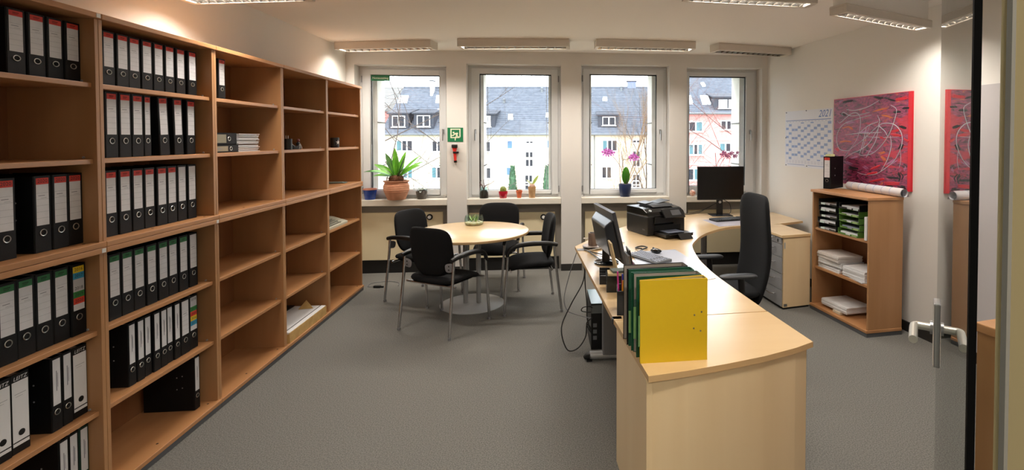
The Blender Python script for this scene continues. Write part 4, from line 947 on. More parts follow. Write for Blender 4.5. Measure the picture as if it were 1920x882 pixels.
mb = MB(); mb.box(-0.07,0,-0.003,0.07,0.07,0.003, Matrix.Translation((W_/2+0.03,-0.235,0.05)) @ Matrix.Rotation(-2.4,4,'X')); mb.build('tray_stop', M_black, t)
R = Matrix.Translation((0.055,0.028,0.2365)) @ Matrix.Rotation(math.radians(42),4,'X')
R = Matrix.Translation((0.055,0.0415,0.2385)) @ Matrix.Rotation(math.radians(26),4,'X')
mb = MB(); mb.lathe([(0.0155,-0.003),(0.0155,0.003),(0,0.003)], 24, R); mb.build('logo_disc', mat('logo_silver', (200,204,206), 0.35), t, smooth=SM)
text_mesh('hp', 0.020, 'logo_lettering', M_black, t, R @ Matrix.Translation((0,0.001,0.0036)), shear=0.25)
text_mesh('8600', 0.022, 'lettering', M_grey, t, Matrix(((0,0,-1,-0.0008),(-1,0,0,0.07),(0,1,0,0.055),(0,0,0,1))))
# ------------------------------------------------------------------ rear view monitor
M_scr = mat('screen_black', (4,4,5), 0.25)
t = thing('monitor', 'grey backed monitor seen from behind on the desk corner', 'monitor', (0.525,3.78,0.7338), math.radians(98.0))
# local: screen plane x across, facing -y ; +y is the rear
TL = Matrix.Translation((0,0,0.048)) @ Matrix.Rotation(-0.235,4,'X')
M_mrear = mat('monitor_rear', (58,62,70), 0.35)
mb = MB(); mb.box(-0.28,-0.012,0,0.28,0.014,0.385, TL); mb.build('panel', M_mrear, t, bevel=0.004)
mb = MB(); mb.box(-0.268,-0.0135,0.014,0.268,-0.0118,0.373, TL); mb.build('screen', M_scr, t)
def hfn(x,y,z): return (x,z,y)
mb = MB(); mb.add([(-0.25,0.014,0.03),(0.25,0.014,0.03),(0.25,0.014,0.33),(-0.25,0.014,0.33),(-0.21,0.085,0.07),(0.21,0.085,0.07),(0.21,0.075,0.29),(-0.21,0.075,0.29)],[(0,1,2,3),(7,6,5,4),(0,4,5,1),(1,5,6,2),(2,6,7,3),(3,7,4,0)],TL); mb.build('rear_housing', mat('monitor_housing', (44,48,56), 0.28), t, bevel=0.012, seg=3)
mb = MB(); mb.tube([(0,0.075,0.012),(0,0.07,0.16)], 0.03, 12); mb.build('stand', M_black, t, smooth=SM)
mb = MB(); mb.lathe([(0.095,0),(0.095,0.008),(0.088,0.013),(0,0.015)], 32, Matrix.Translation((0.0,0.07,0))); mb.build('base', mat('base_gloss', (22,24,30), 0.12), t, smooth=SM)
# second screen partly in front view: monitor by the window
t = thing('monitor', 'large black monitor facing the room in front of the fourth window', 'monitor', (2.13,5.98,0.7338), math.radians(-2))
mb = MB(); mb.box(-0.288,-0.015,0.19,0.288,0.018,0.60); mb.build('panel', M_black, t, bevel=0.004)
mb = MB(); mb.box(-0.282,-0.0165,0.205,0.282,-0.0148,0.594); mb.build('screen', M_scr, t)
mb = MB(); mb.box(-0.038,0.018,0.006,0.038,0.045,0.36); mb.build('stand', M_black, t, bevel=0.004)
mb = MB(); mb.lathe([(0.016,-0.004),(0.016,0.004),(0,0.004)], 18, Matrix.Translation((0.0,0.016,0.16)) @ Matrix.Rotation(PI/2,4,'X')); mb.build('stand_ring', M_silver, t, smooth=SM)
mb = MB(); mb.box(-0.13,-0.10,0,0.13,0.10,0.008); mb.build('base', mat('base_blueblack', (34,38,46), 0.15), t, bevel=0.003)
for pts in ([(0.01,0.05,0.17),(-0.15,0.03,0.09),(-0.32,0.0,0.02),(-0.62,0.02,0.01)],[(0.02,0.05,0.18),(-0.2,0.05,0.06),(-0.45,0.05,0.012),(-0.62,0.06,0.01)],[(0.03,0.05,0.2),(0.12,0.02,0.14),(0.13,0.0,0.05),(0.10,-0.02,0.015)]):
    mb = MB(); mb.tube(smooth_path(pts,6), 0.004, 6); mb.build('cable', M_black, t, smooth=SM)
def keyboard(label, loc, rz, w=0.44, d=0.15, m=M_black, mk=None, rows=5, cols=16):
    t = thing('keyboard', label, 'keyboard', loc, rz)
    mb = MB(); side_profile(mb, [(-d/2,0),(d/2,0),(d/2,0.022),(-d/2,0.012)], -w/2, w/2); mb.build('body', m, t, bevel=0.003)
    kw = (w-0.02)/cols; kd = (d-0.02)/rows; first = None
    for r_ in range(rows):
        for c_ in range(cols):
            if c_ in (cols-4,) and cols > 10: continue
            x = -w/2+0.01+kw*(c_+0.5); y = -d/2+0.01+kd*(r_+0.5)
            z = 0.012+(y+d/2)/d*0.010
            if first is None:
                mb = MB(); mb.add([(-kw*.44,-kd*.44,0),(kw*.44,-kd*.44,0),(kw*.44,kd*.44,0),(-kw*.44,kd*.44,0),(-kw*.34,-kd*.34,0.006),(kw*.34,-kd*.34,0.006),(kw*.34,kd*.34,0.006),(-kw*.34,kd*.34,0.006)],[(4,5,6,7),(0,1,5,4),(1,2,6,5),(2,3,7,6),(3,0,4,7)])
                first = mb.build('key', mk or m, t)
                o = first
            else: o = first.copy(); C.objects.link(o); o.parent = t
            o.location = (x,y,z)
    return t
keyboard('black keyboard on the clear desk pad under the window monitor', (2.10,5.60,0.7365), math.radians(14), mk=mat('key_dark', (52,55,60), 0.35))
keyboard('keyboard with pale and dark keys behind the standing folders', (0.80,3.86,0.7375), math.radians(-62), w=0.36, d=0.16, m=mat('kb_grey', (96,98,100), 0.5), mk=mat('key_pale', (150,156,170), 0.4))
# desk pads
M_pad = mat('desk_pad_clear', (206,204,220), 0.12)
o = tag(MB().prism([(1.80,5.66),(1.84,5.20),(2.15,5.27),(2.42,5.30),(2.40,5.74)], 0.7337, 0.7355).build('desk_pad', M_pad), 'clear glossy desk pad under the black keyboard', 'desk pad')
o = tag(MB().prism([(0.70,4.10),(1.09,4.16),(1.135,3.70),(1.14,3.28),(1.06,3.24),(0.66,3.22)], 0.7337, 0.7365).build('desk_pad', mat('desk_pad_blue', (206,212,228), 0.2)), 'pale blue desk pad beside the standing folders', 'desk pad')
t = thing('computer_mouse', 'black mouse lying beside the pale keyboard', 'mouse', (0.90,4.05,0.7375), 0.6)
mb = MB(); mb.pad(0.06,0.10,0.04,8,8,3,2,Matrix.Translation((0,0,0.016))); mb.build('body', M_black_s, t, smooth=1.2)
mb = MB(); mb.tube([(-0.004,0.03,0.034),(0.004,0.03,0.034)], 0.008, 10); mb.build('wheel', M_grey, t)
# brown speaker cup on a dish
t = thing('desk_speaker', 'small taupe cylinder speaker on a dark dish at the desk corner', 'speaker', (0.402,4.30,0.7338))
mb = MB(); mb.lathe([(0.055,0),(0.085,0.006),(0.09,0.018),(0.083,0.022),(0,0.022)], 30); mb.build('dish', M_black, t, smooth=SM)
mb = MB(); mb.lathe([(0.0,0.0195),(0.086,0.0195),(0.084,0.0235),(0,0.0235)], 30); mb.build('dish_top', mat('dish_top', (176,160,150), 0.4), t, smooth=SM)
mb = MB(); mb.lathe([(0.038,0.024),(0.041,0.028),(0.041,0.125),(0.038,0.132),(0.03,0.132),(0.028,0.126),(0,0.126)], 26); mb.build('body', mat('taupe', (132,112,100), 0.6, bump=(200,0.3)), t, smooth=SM)
mb = MB(); mb.tube([(-0.02,0.01,0.128),(0.02,-0.01,0.128)], 0.008, 8); mb.build('buttons', M_black, t)
M_cabw = mat('cable_white', (196,190,180), 0.5)
for i, (pts, m, lb) in enumerate([
    ([(0.47,4.28,0.74),(0.42,4.42,0.77),(0.34,4.50,0.775),(0.40,4.58,0.76),(0.60,4.52,0.742),(0.70,4.45,0.741)], M_cabw, 'white cable looped behind the taupe speaker'),
    ([(0.34,4.16,0.741),(0.45,4.22,0.745),(0.58,4.30,0.742),(0.66,4.26,0.741)], M_cabw, 'white cable lying in front of the taupe speaker'),
    ([(0.32,4.20,0.741),(0.42,4.05,0.742),(0.50,3.98,0.742),(0.58,4.00,0.742)], M_black, 'black cable curving from the cable clip to the rear view monitor'),
    ([(0.34,4.19,0.741),(0.40,3.92,0.742),(0.44,3.74,0.742),(0.50,3.68,0.746)], M_black, 'black cable running from the cable clip to the monitor base'),
    ([(0.72,4.00,0.742),(0.80,4.14,0.744),(0.86,4.22,0.746),(0.82,4.27,0.746),(0.76,4.22,0.744),(0.80,4.15,0.752)], M_black, 'black coiled cable between the monitor and the printer')]):
    mb = MB(); mb.tube(smooth_path(pts, 6), 0.006 if i == 4 else 0.0045, 8); tag(mb.build('cable', m, smooth=SM), lb, 'cable')
# boxes and holders along the left desk edge
M_dk = mat('organizer_dark', (30,30,32), 0.4)
t = thing('card_holder', 'small black card holder at the left edge of the desk', 'card holder', (0.385,3.27,0.7338), math.radians(-5))
mb = MB()
for k in range(4): mb.box(-0.035,-0.06+k*0.038,0,0.035,-0.054+k*0.038,0.055+0.008*k)
mb.box(-0.036,-0.062,0,-0.032,0.062,0.035); mb.box(0.032,-0.062,0,0.036,0.062,0.035); mb.box(-0.036,-0.062,0,0.036,0.062,0.004); mb.build('body', M_dk, t)
mb = MB(); mb.box(-0.028,-0.045,0.005,0.028,-0.03,0.052); mb.build('cards', M_grey, t)
t = thing('note_box', 'black note box with stacked papers and a pad on top', 'note box', (0.437,3.09,0.7338), math.radians(-4))
mb = MB(); mb.box(-0.065,-0.055,0,0.065,-0.05,0.10); mb.box(-0.065,0.055,0,0.065,0.06,0.10); mb.box(-0.065,-0.05,0,-0.06,0.055,0.10); mb.box(0.06,-0.05,0,0.065,0.055,0.10); mb.box(-0.06,-0.05,0,0.06,0.055,0.004); mb.build('body', mat('note_box_gloss', (22,24,24), 0.2), t)
mb = MB(); mb.box(-0.055,-0.046,0.005,0.055,0.05,0.112); mb.build('notes', mat('notes_tan', (206,184,140), 0.8), t)
mb = MB(); mb.box(-0.03,-0.03,0.1125,0.058,0.045,0.125, Matrix.Rotation(0.2,4,'Z')); mb.build('pad', mat('notes_greygreen', (96,104,98), 0.7), t)
t = thing('pen_holder', 'dark mesh pen holder full of pens beside the standing folders', 'pen holder', (0.445,2.70,0.7338), math.radians(-8))
mb = MB(); mb.box(-0.06,-0.07,0,0.06,-0.066,0.13); mb.box(-0.06,0.066,0,0.06,0.07,0.13); mb.box(-0.06,-0.066,0,-0.056,0.066,0.13); mb.box(0.056,-0.066,0,0.06,0.066,0.13); mb.box(-0.06,-0.07,0,0.06,0.07,0.004); mb.build('body', mat('holder_grey', (52,54,58), 0.35, metal=0.4), t)
mb = MB(); mb.box(-0.056,-0.072,0.108,0.056,-0.0702,0.128); mb.build('label_slot', M_black, t)
rr = random.Random(8)
PC = [(206,60,140),(220,150,40),(200,40,40),(40,60,150),(220,220,220),(30,30,30),(120,90,60),(60,140,80)]
for k in range(8):
    x = -0.048+0.009*k; y = rr.uniform(-0.05,0.05); h_ = rr.uniform(0.17,0.225)
    mb = MB(); mb.tube([(x,y,0.005),(x+rr.uniform(-.012,.012),y+rr.uniform(-.02,.02),h_)], 0.0045, 8); mb.build('pen', mat('pen_%d' % k, PC[k], 0.4), t, smooth=SM)
mb = MB(); mb.box(0.01,-0.05,0.1,0.05,-0.045,0.20); mb.build('card', mat('notes_tan', (206,184,140), 0.8), t)
o = MB().box(-0.006,-0.055,0.002,0.006,0.055,0.262, Matrix.Rotation(-0.22,4,'Y')).build('envelope_stack', mat('kraft_pale', (206,184,140), 0.75), bevel=0.002)
o.location = (0.480,3.315,0.7345); o.rotation_euler = (0,0,0.05); tag(o, 'tan envelopes leaning upright beside the black note box', 'envelope')
t = thing('file_sorter', 'upright dark grey file stand between note box and standing folders', 'file stand', (0.545,3.02,0.7338), 0.03)
mb = MB(); mb.box(-0.012,-0.07,0.003,0.0,0.07,0.25, Matrix.Rotation(-0.2,4,'Y')); mb.box(0.03,-0.07,0.001,0.036,0.07,0.17, Matrix.Rotation(-0.2,4,'Y')); mb.box(-0.01,-0.07,0,0.06,0.07,0.005); mb.build('stand', mat('stand_grey', (84,82,80), 0.5), t)
mb = MB(); mb.box(0.004,-0.06,0.006,0.010,0.06,0.28, Matrix.Rotation(-0.2,4,'Y')); mb.build('folder', M_black, t)
for k, (c_, dy, h_) in enumerate((((226,140,200),0.03,0.20),((224,160,60),-0.03,0.17),((200,60,60),0.07,0.165))):
    mb = MB(); mb.box(0.016+0.004*k,dy*0.4-0.03,0.006,0.018+0.004*k,dy*0.4+0.03,h_, Matrix.Rotation(-0.2,4,'Y')); mb.build('note_slip', mat('slip_%d' % k, c_, 0.7), t)
# four folders standing on the pedestal
def folder(name, label, loc, rz, w, m, inner, extra=None, wedge=False):
    """ring binder: covers face the viewer (-y), spine at +x, open at -x and on top"""
    t = thing(name, label, 'binder', loc, rz, 'folders standing on the pedestal'); L = 0.292; h = 0.350; c_ = 0.0035
    wf = (lambda x, y, z: (x, y-(w-0.012)*(1-max(0,min(1,x/L)))*(y/w), z)) if wedge else None
    mb = MB(); mb.box(0,0,0,L,c_,h); mb.build('front_cover', m, t)
    mb = MB(); mb.box(0.0,0,0,L,c_,h, Matrix.Translation((0,w-c_,0))); mb.build('back_cover', m, t, fn=wf)
    mb = MB(); mb.box(L-c_,c_,0,L+0.001,w-c_,h); mb.build('spine', m, t)
    mb = MB(); mb.box(0.003,c_,0.003,L-c_-0.0005,c_+0.001,h-0.002); mb.box(0.003,w-c_-0.001,0.003,L-c_-0.0005,w-c_,h-0.0035); mb.box(L-c_-0.0015,c_+0.001,0.003,L-c_-0.0005,w-c_-0.001,h-0.002); mb.build('lining', inner, t, fn=wf)
    mb = MB(); mb.box(0.15,w-c_-0.006,0.10,0.25,w-c_-0.0012,0.24); mb.build('lever_plate', M_steel, t, fn=wf)
    if extra == 'rivets':
        for x, z in ((0.235,0.195),(0.266,0.207),(0.232,0.138),(0.262,0.126)):
            mb = MB(); mb.tube([(x,0.001,z),(x,-0.001,z)], 0.0035, 10); mb.build('rivet', M_steel, t)
    if extra in ('tabs','rivets','few'):
        zt = {'tabs':0.21,'rivets':0.20,'few':0.17}[extra]
        mb = MB(); mb.box(-0.006,w*0.45,0.07,0.20,w*0.47,zt); mb.build('divider', mat('divider_green', (126,170,104), 0.7), t, fn=wf)
        if extra == 'tabs': mb = MB(); mb.box(-0.001,w*0.6,0.12,0.21,w*0.62,0.24); mb.build('divider', mat('divider_dark', (70,96,84), 0.7), t)
    if extra == 'tabs': mb = MB(); mb.box(0.01,w*0.3,0.01,0.22,w*0.52,0.335); mb.build('papers', M_paper, t)
    return t
M_yel = mat('folder_yellow', (214,178,24), 0.45); M_dg = mat('folder_green', (14,72,48), 0.4)
M_lin = mat('lining_grey', (150,140,130), 0.7)
ZP = 0.7347
folder('ring_binder', 'yellow ring binder standing in front of the green and black ones', (0.391,2.058,ZP), math.radians(2.0), 0.055, M_yel, mat('lining_tan', (190,170,110), 0.7), 'rivets', wedge=True)
folder('ring_binder', 'dark green ring binder just behind the yellow one', (0.386,2.120,ZP), math.radians(3.0), 0.060, M_dg, M_lin, 'tabs')
folder('ring_binder', 'dark green ring binder in front of the black one', (0.376,2.190,ZP), math.radians(4.0), 0.055, mat('folder_green_b', (18,78,52), 0.4), mat('lining_green', (30,84,60), 0.6), 'few')
folder('ring_binder', 'black ring binder with grey lining, rearmost of the standing folders', (0.367,2.255,ZP), math.radians(5.0), 0.070, M_binder, M_lin)
# PC under the desk
t = thing('computer_tower', 'slim black computer tower standing under the desk', 'computer', (0.40,4.12,0))
mb = MB(); mb.box(-0.046,-0.18,0.0,0.046,0.20,0.366); mb.build('case', M_black, t, bevel=0.003)
mb = MB(); mb.box(-0.044,-0.1815,0.29,0.044,-0.1801,0.355); mb.build('rear_plate', mat('rear_plate', (132,136,138), 0.4, metal=0.5), t)
mb = MB(); mb.box(-0.045,-0.179,0.3662,0.045,0.199,0.3685); mb.build('top_reflection', mat('tower_top_reflection', (150,190,206), 0.2), t)  # silver-blue reflection on the case top, painted as a thin sheet
for k in range(3): mb = MB(); mb.box(-0.03,-0.183,0.08+k*0.05,0.0,-0.1801,0.11+k*0.05); mb.build('port', M_grey, t)
cc = on_z(1094,610,0.2)
kx, ky = 0.30, 4.02
for i, (pts, m, r_, lb) in enumerate([
    ([(0.262,4.24,0.72),(0.20,4.20,0.55),(0.15,4.15,0.36),(0.17,4.10,0.27),(0.25,4.05,0.245),(0.36,3.94,0.25)], M_grey, 0.0035, 'thin grey cable hanging from the desk corner'),
    ([(0.32,4.20,0.70),(0.31,4.15,0.50),(0.20,4.05,0.33),(0.12,3.95,0.18),(0.16,3.9,0.03),(0.24,3.9,0.03),(0.31,3.95,0.10),(0.325,3.98,0.19),(0.36,3.945,0.16)], M_black, 0.005, 'black cable looping down to the carpet beside the tower'),
    ([(0.33,4.2,0.70),(0.32,4.12,0.50),(0.33,4.05,0.34),(0.33,4.02,0.22),(0.36,3.945,0.12)], M_black, 0.005, 'black cable hanging straight down behind the tower'),
    ([(0.37,3.945,0.33),(0.34,3.93,0.35),(0.29,3.94,0.34),(0.28,3.95,0.31),(0.33,3.945,0.30),(0.365,3.942,0.302)], M_black, 0.004, 'short black cable looped at the top of the tower rear'),
    ([(0.365,3.94,0.26),(0.335,3.93,0.24),(0.32,3.96,0.2),(0.345,3.94,0.15),(0.368,3.94,0.14)], M_black, 0.004, 'short black cable bunched at the middle of the tower rear')]):
    mb = MB(); mb.tube(smooth_path(pts, 7), r_, 7); tag(mb.build('cable', m, smooth=SM), lb, 'cable')

# ================================================================== RIGHT SIDE
RA = math.radians(6.5)
t = thing('low_bookcase', 'low beech bookcase with three compartments against the right wall', 'bookcase', (2.69,3.95,0), RA)
W_, D_, HB = 0.335, 0.755, 1.18      # x = depth (into wall), y = width
mb = MB(); mb.box(0.002,0,0.06,W_,0.019,HB-0.025); mb.build('side_panel', M_beech, t, bevel=0.0015)
mb = MB(); mb.box(0.002,D_-0.019,0.06,W_,D_,HB-0.025); mb.build('side_panel', M_beech, t, bevel=0.0015)
mb = MB(); mb.box(-0.016,-0.006,HB-0.025,W_,D_+0.006,HB); mb.build('top_board', M_beech_h, t, bevel=0.003)
mb = MB(); mb.box(-0.016,-0.004,0.035,W_,D_+0.004,0.06); mb.build('bottom_board', M_beech_h, t, bevel=0.003)
mb = MB(); mb.box(-0.010,0,0,W_,D_,0.035); mb.build('plinth', mat('plinth_grey', (86,88,92), 0.5), t)
mb = MB(); mb.box(W_-0.008,0.019,0.06,W_-0.001,D_-0.019,HB-0.025); mb.build('back_panel', M_beech_in, t)
SZ = [0.81, 0.43]
for zs in SZ:
    mb = MB(); mb.box(0.02,0.0195,zs-0.022,W_-0.009,D_-0.0195,zs); mb.build('shelf', M_beech_h, t, bevel=0.002)
MR = Matrix.Translation((2.69,3.95,0)) @ Matrix.Rotation(RA,4,'Z')
def rloc(x, y, z): v = MR @ Vector((x,y,z)); return (v.x, v.y, v.z)
# letter trays: two columns of five
M_tray = mat('tray_smoke', (30,32,34), 0.15); M_trayg = mat('tray_green', (84,124,52), 0.25)
rr = random.Random(4)
TRG = 'letter trays in the low bookcase'
for col in range(2):
    for k in range(5):
        yy = 0.56 - 0.285*col; z = SZ[0]+0.001+k*0.058; green = col == 1 and k != 4
        if k == 2 and col == 0: pass
        t = thing('letter_tray', '%s letter tray, %s from bottom, %s stack in low bookcase' % ('green' if green else 'smoke', ordinal(k), 'window side' if col == 0 else 'door side'), 'letter tray', rloc(0.02+rr.uniform(-0.008,0.01), yy+rr.uniform(-0.008,0.008), z), RA+rr.uniform(-0.03,0.03), TRG)
        m = M_trayg if green else M_tray
        mb = MB(); mb.box(0,-0.125,0,0.28,0.125,0.003); mb.box(0,-0.125,0.003,0.28,-0.121,0.052); mb.box(0,0.121,0.003,0.28,0.125,0.052); mb.box(0.277,-0.121,0.003,0.28,0.121,0.05); mb.box(0,-0.121,0.003,0.003,-0.03,0.016); mb.box(0,0.03,0.003,0.003,0.121,0.016); mb.build('tray', m, t)
        hp = rr.uniform(0.008,0.028)
        mb = MB(); mb.box(0.012,-0.105,0.0035,0.26,0.105,0.0035+hp); mb.build('papers', mat('papers_blue', (150,158,176), 0.8) if (col == 1 and k == 1) else M_paper, t)
        mb = MB(); y0 = 0.03 if col == 0 else -0.11; mb.box(-0.002,y0,0.002,-0.0004,y0+0.06,0.020); mb.build('tab', mat('tab_pale', (206,220,214), 0.5) if not green else mat('tab_green', (150,180,110), 0.5), t)
o = tag(MB().box(0,0,0,0.20,0.026,0.20).build('booklet', M_paper), 'white booklet standing upright at the near side of the letter trays', 'booklet'); o.location = rloc(0.012,0.040,SZ[0]+0.001); o.rotation_euler = (0.0,0,RA+0.10)
def ream(label, loc, rz, w, d, h, m=M_paper, seed=0, name='paper_stack', cat='paper'):
    r2 = random.Random(seed); n = max(3, int(h/0.008)); mb = MB(); hh = h/n
    for k in range(n):
        dx, dy = r2.uniform(-0.004,0.004), r2.uniform(-0.004,0.004); mb.box(dx-d/2,dy-w/2,k*hh,dx+d/2,dy+w/2,k*hh+hh*0.96)
    o = mb.build(name, m); o.location = loc; o.rotation_euler = (0,0,rz); return tag(o, label, cat, 'paper stacks in the low bookcase')
z = SZ[1]+0.001
ream('lowest white paper stack of the left pile, middle compartment', rloc(0.155,0.55,z), RA, 0.30, 0.24, 0.035, seed=1)
ream('middle white paper stack of the left pile, middle compartment', rloc(0.160,0.545,z+0.042), RA+0.06, 0.31, 0.25, 0.055, seed=2)
ream('topmost white paper stack of the left pile, middle compartment', rloc(0.150,0.55,z+0.10), RA-0.03, 0.31, 0.25, 0.055, mat('paper_warm', (214,208,204), 0.8), seed=3)
ream('thick white paper stack alone at the right of the middle compartment', rloc(0.165,0.235,z+0.008), RA+0.05, 0.26, 0.25, 0.085, seed=4)
ream('flat loose sheets under the thick right paper stack', rloc(0.16,0.19,z), RA-0.15, 0.25, 0.27, 0.007, mat('paper_greyish', (190,190,192), 0.8), seed=5)
z = 0.061
ream('thick white paper stack in the lowest compartment', rloc(0.165,0.47,z+0.026), RA+0.04, 0.33, 0.27, 0.058, seed=6)
o = tag(MB().box(-0.13,-0.05,0,0.13,0.05,0.024).build('small_box', mat('box_cream', (206,196,176), 0.7), bevel=0.002), 'small flat box under the paper stack in the lowest compartment', 'box'); o.location = rloc(0.152,0.42,z+0.0005); o.rotation_euler = (0,0,RA)
# on top of it
b = dup(PROTO[(0.074, 'red')])
for zz in (0.20,0.13):
    mb = MB(); mb.tube([(-0.09,0.0365,zz),(-0.09,0.0385,zz)], 0.006, 10); mb.build('rivet', M_silver, b)
tag(b, 'black red banded binder standing on top of the low bookcase', 'binder')
bl = on_z(1553,352,1.181); b.location = (2.757, 4.705, 1.1806); b.rotation_euler = (0,0,RA+PI+0.5); b.scale = (1,1,1)
b['group'] = 'binder on the low bookcase'; del b['group']
o = thing('sticky_notes', 'yellowish sticky note block lying on the binder on top', 'note block', (2.805, 4.735, 1.4992), 0.3)
mb = MB(); mb.box(-0.03,-0.03,0,0.03,0.03,0.022); mb.build('block', mat('note_cream', (226,226,170), 0.8), o, bevel=0.003)
mb = MB(); mb.add([(-0.03,-0.03,0.0225),(0.03,-0.03,0.0225),(0.03,0.03,0.0225),(-0.03,0.03,0.036)], [(0,1,2,3)]); mb.build('curled_sheet', mat('note_cream', (226,226,170), 0.8), o)
M_rollp = mat('roll_print', (216,208,204), 0.7, noise=(9,(206,210,224)))
r0 = 0.038
pA = Vector((2.945,4.64,1.181+r0)); pB = Vector((2.985,3.93,1.181+r0)); ax = pB-pA
t = thing('paper_roll', 'rolled calendar poster lying on the low bookcase under the painting', 'paper roll', pA)
q = ax.normalized(); e1 = Vector((0,0,1)); e2 = q.cross(e1)
vs = []; fs = []; n = 40
for k in range(n+1):
    a = k/n*2*PI*1.6; r_ = r0-0.006*k/n
    for j in (0,1): p = ax*j + (e1*math.cos(a)+e2*math.sin(a))*r_; vs.append(tuple(p))
for k in range(n): fs.append((2*k,2*k+1,2*k+3,2*k+2))
mb = MB(); mb.add(vs, fs); mb.build('sheet', M_rollp, t, smooth=2)
mb = MB()
for j in range(6):
    c_ = ax*(0.12+0.14*j); pts = [c_+(e1*math.cos(a)+e2*math.sin(a))*(r0+0.0006) for a in [i*2*PI/24 for i in range(25)]]; mb.tube(pts, 0.0012, 4)
mb.build('print', mat('print_blue', (150,160,200), 0.7), t)['kind'] = 'stuff'
mb = MB(); mb.add([tuple(ax*0.97+e1*r0*0.6+e2*-r0), tuple(ax*1.0+e2*-r0*1.3-e1*r0*0.9), tuple(ax*0.9+e2*-r0*1.35-e1*r0*0.9), tuple(ax*0.88+e2*-r0+e1*r0*0.4)], [(0,1,2,3)]); mb.build('loose_edge', M_rollp, t)

# ------------------------------------------------------------------ calendar
u = Vector((-WR_B,1,0)).normalized()              # along the right wall, away from the viewer
nrm = Vector((-1,-WR_B,0)).normalized()           # into the room
def wallframe(tl, tr, bl):
    """matrix: x to the right in the picture (towards the viewer), y up, z off the wall"""
    o_ = tl; return o_
ctl = on_wr(1473,210); ctr = on_wr(1562,204.5); cbl = on_wr(1472,311)
cw = (ctr-ctl).xy.length; chh = ctl.z-cbl.z
R3 = Matrix((( -u.x, 0, nrm.x, 0),( -u.y, 0, nrm.y, 0),(0,1,0,0),(0,0,0,1)))
t = thing('wall_calendar', 'large blue and white 2021 year planner pinned to the right wall', 'calendar', ctl + nrm*0.001)
MB().box(0,-chh,0,cw,0,0.0015, R3).build('sheet', mat('calendar_paper', (224,226,234), 0.6), t)
M_cblue = mat('calendar_blue', (150,170,212), 0.7); M_cline = mat('calendar_line', (196,204,224), 0.7); M_cbar = mat('calendar_bar', (96,126,190), 0.7)
zf = 0.002
def rq(mb, x0, y0, x1, y1, z=zf): mb.add([(x0,-y1,z),(x1,-y1,z),(x1,-y0,z),(x0,-y0,z)], [(0,1,2,3)], R3)
y0 = chh*0.21; y1 = chh*0.87; nc = 14; cw0 = cw*0.02; cwd = cw*0.96/nc; rh = (y1-y0)/31
mb = MB(); rq(mb, cw*0.02, chh*0.168, cw*0.97, chh*0.178); rq(mb, cw*0.06, chh*0.955, cw*0.45, chh*0.962); rq(mb, cw*0.52, chh*0.955, cw*0.97, chh*0.962); mb.build('header_bar', M_cbar, t)
mb = MB()
for c_ in range(nc+1): rq(mb, cw0+c_*cwd-0.0012, y0, cw0+c_*cwd+0.0012, y1)
for r_ in range(0,32,1): rq(mb, cw0, y0+r_*rh-0.0006, cw0+nc*cwd, y0+r_*rh+0.0006)
mb.build('grid_lines', M_cline, t)
offs = [2,0,3,3,1,5,4,2,0,4,2,6,4,2]
offs = [4,1,5,5,3,6,4,2,6,4,2,5,3,0]
mb = MB()
for c_ in range(nc):
    for w_ in range(-1,5):
        r_ = offs[c_]+w_*7
        a_, b_ = max(0,r_), min(31,r_+2)
        if b_ > a_: rq(mb, cw0+c_*cwd+0.003, y0+a_*rh, cw0+(c_+1)*cwd-0.003, y0+b_*rh, zf+0.0006)
mb.build('weekend_blocks', M_cblue, t)['kind'] = 'stuff'
mb = MB()
for c_ in range(nc): rq(mb, cw0+c_*cwd+0.012, chh*0.192, cw0+(c_+1)*cwd-0.012, chh*0.198)
for c_ in range(nc):
    for q_ in range(4): rq(mb, cw0+c_*cwd+0.006, chh*(0.885+q_*0.014), cw0+c_*cwd+0.016, chh*(0.889+q_*0.014)); rq(mb, cw0+c_*cwd+0.022, chh*(0.885+q_*0.014), cw0+c_*cwd+cwd*0.8, chh*(0.889+q_*0.014))
mb.build('small_print', mat('calendar_print', (170,176,196), 0.8), t)['kind'] = 'stuff'
text_mesh('2021', chh*0.165, 'lettering', M_cbar, t, R3 @ Matrix.Translation((cw*0.85,-chh*0.085,zf+0.0006)), shear=0.35)
for x_, y_ in ((0.03,0.02),(0.48,0.01),(0.03,0.98),(0.5,0.97),(0.02,0.48)):
    mb = MB(); mb.lathe([(0.007,0),(0.007,0.004),(0.004,0.008),(0,0.009)], 10, R3 @ Matrix.Translation((cw*x_,-chh*y_,0.0016))); mb.build('pin', M_grey, t, smooth=SM)

# ------------------------------------------------------------------ painting
ptl = on_wr(1567.5,187); ptr = on_wr(1714,177.5); pbr = on_wr(1713,367)
pw = (ptr-ptl).xy.length; ph = 0.5*(ptr.z-pbr.z) + 0.5*(ptr.z-pbr.z)
M_paint = bpy.data.materials.new('abstract_paint'); M_paint.use_nodes = True; nt = M_paint.node_tree; bs = nt.nodes['Principled BSDF']; bs.inputs['Roughness'].default_value = 0.4
tc = nt.nodes.new('ShaderNodeTexCoord'); mp = nt.nodes.new('ShaderNodeMapping'); mp.inputs['Scale'].default_value = (4.2,4.2,12.0)
mp.inputs['Rotation'].default_value = (0.25,0,0)
n1 = nt.nodes.new('ShaderNodeTexNoise'); n1.inputs['Scale'].default_value = 1.5; n1.inputs['Detail'].default_value = 8; n1.inputs['Roughness'].default_value = 0.62; n1.inputs['Distortion'].default_value = 2.6
cr = nt.nodes.new('ShaderNodeValToRGB'); el = cr.color_ramp.elements
el[0].position = 0.36; el[0].color = rgba((30,22,32)); el[1].position = 0.66; el[1].color = rgba((214,110,60))
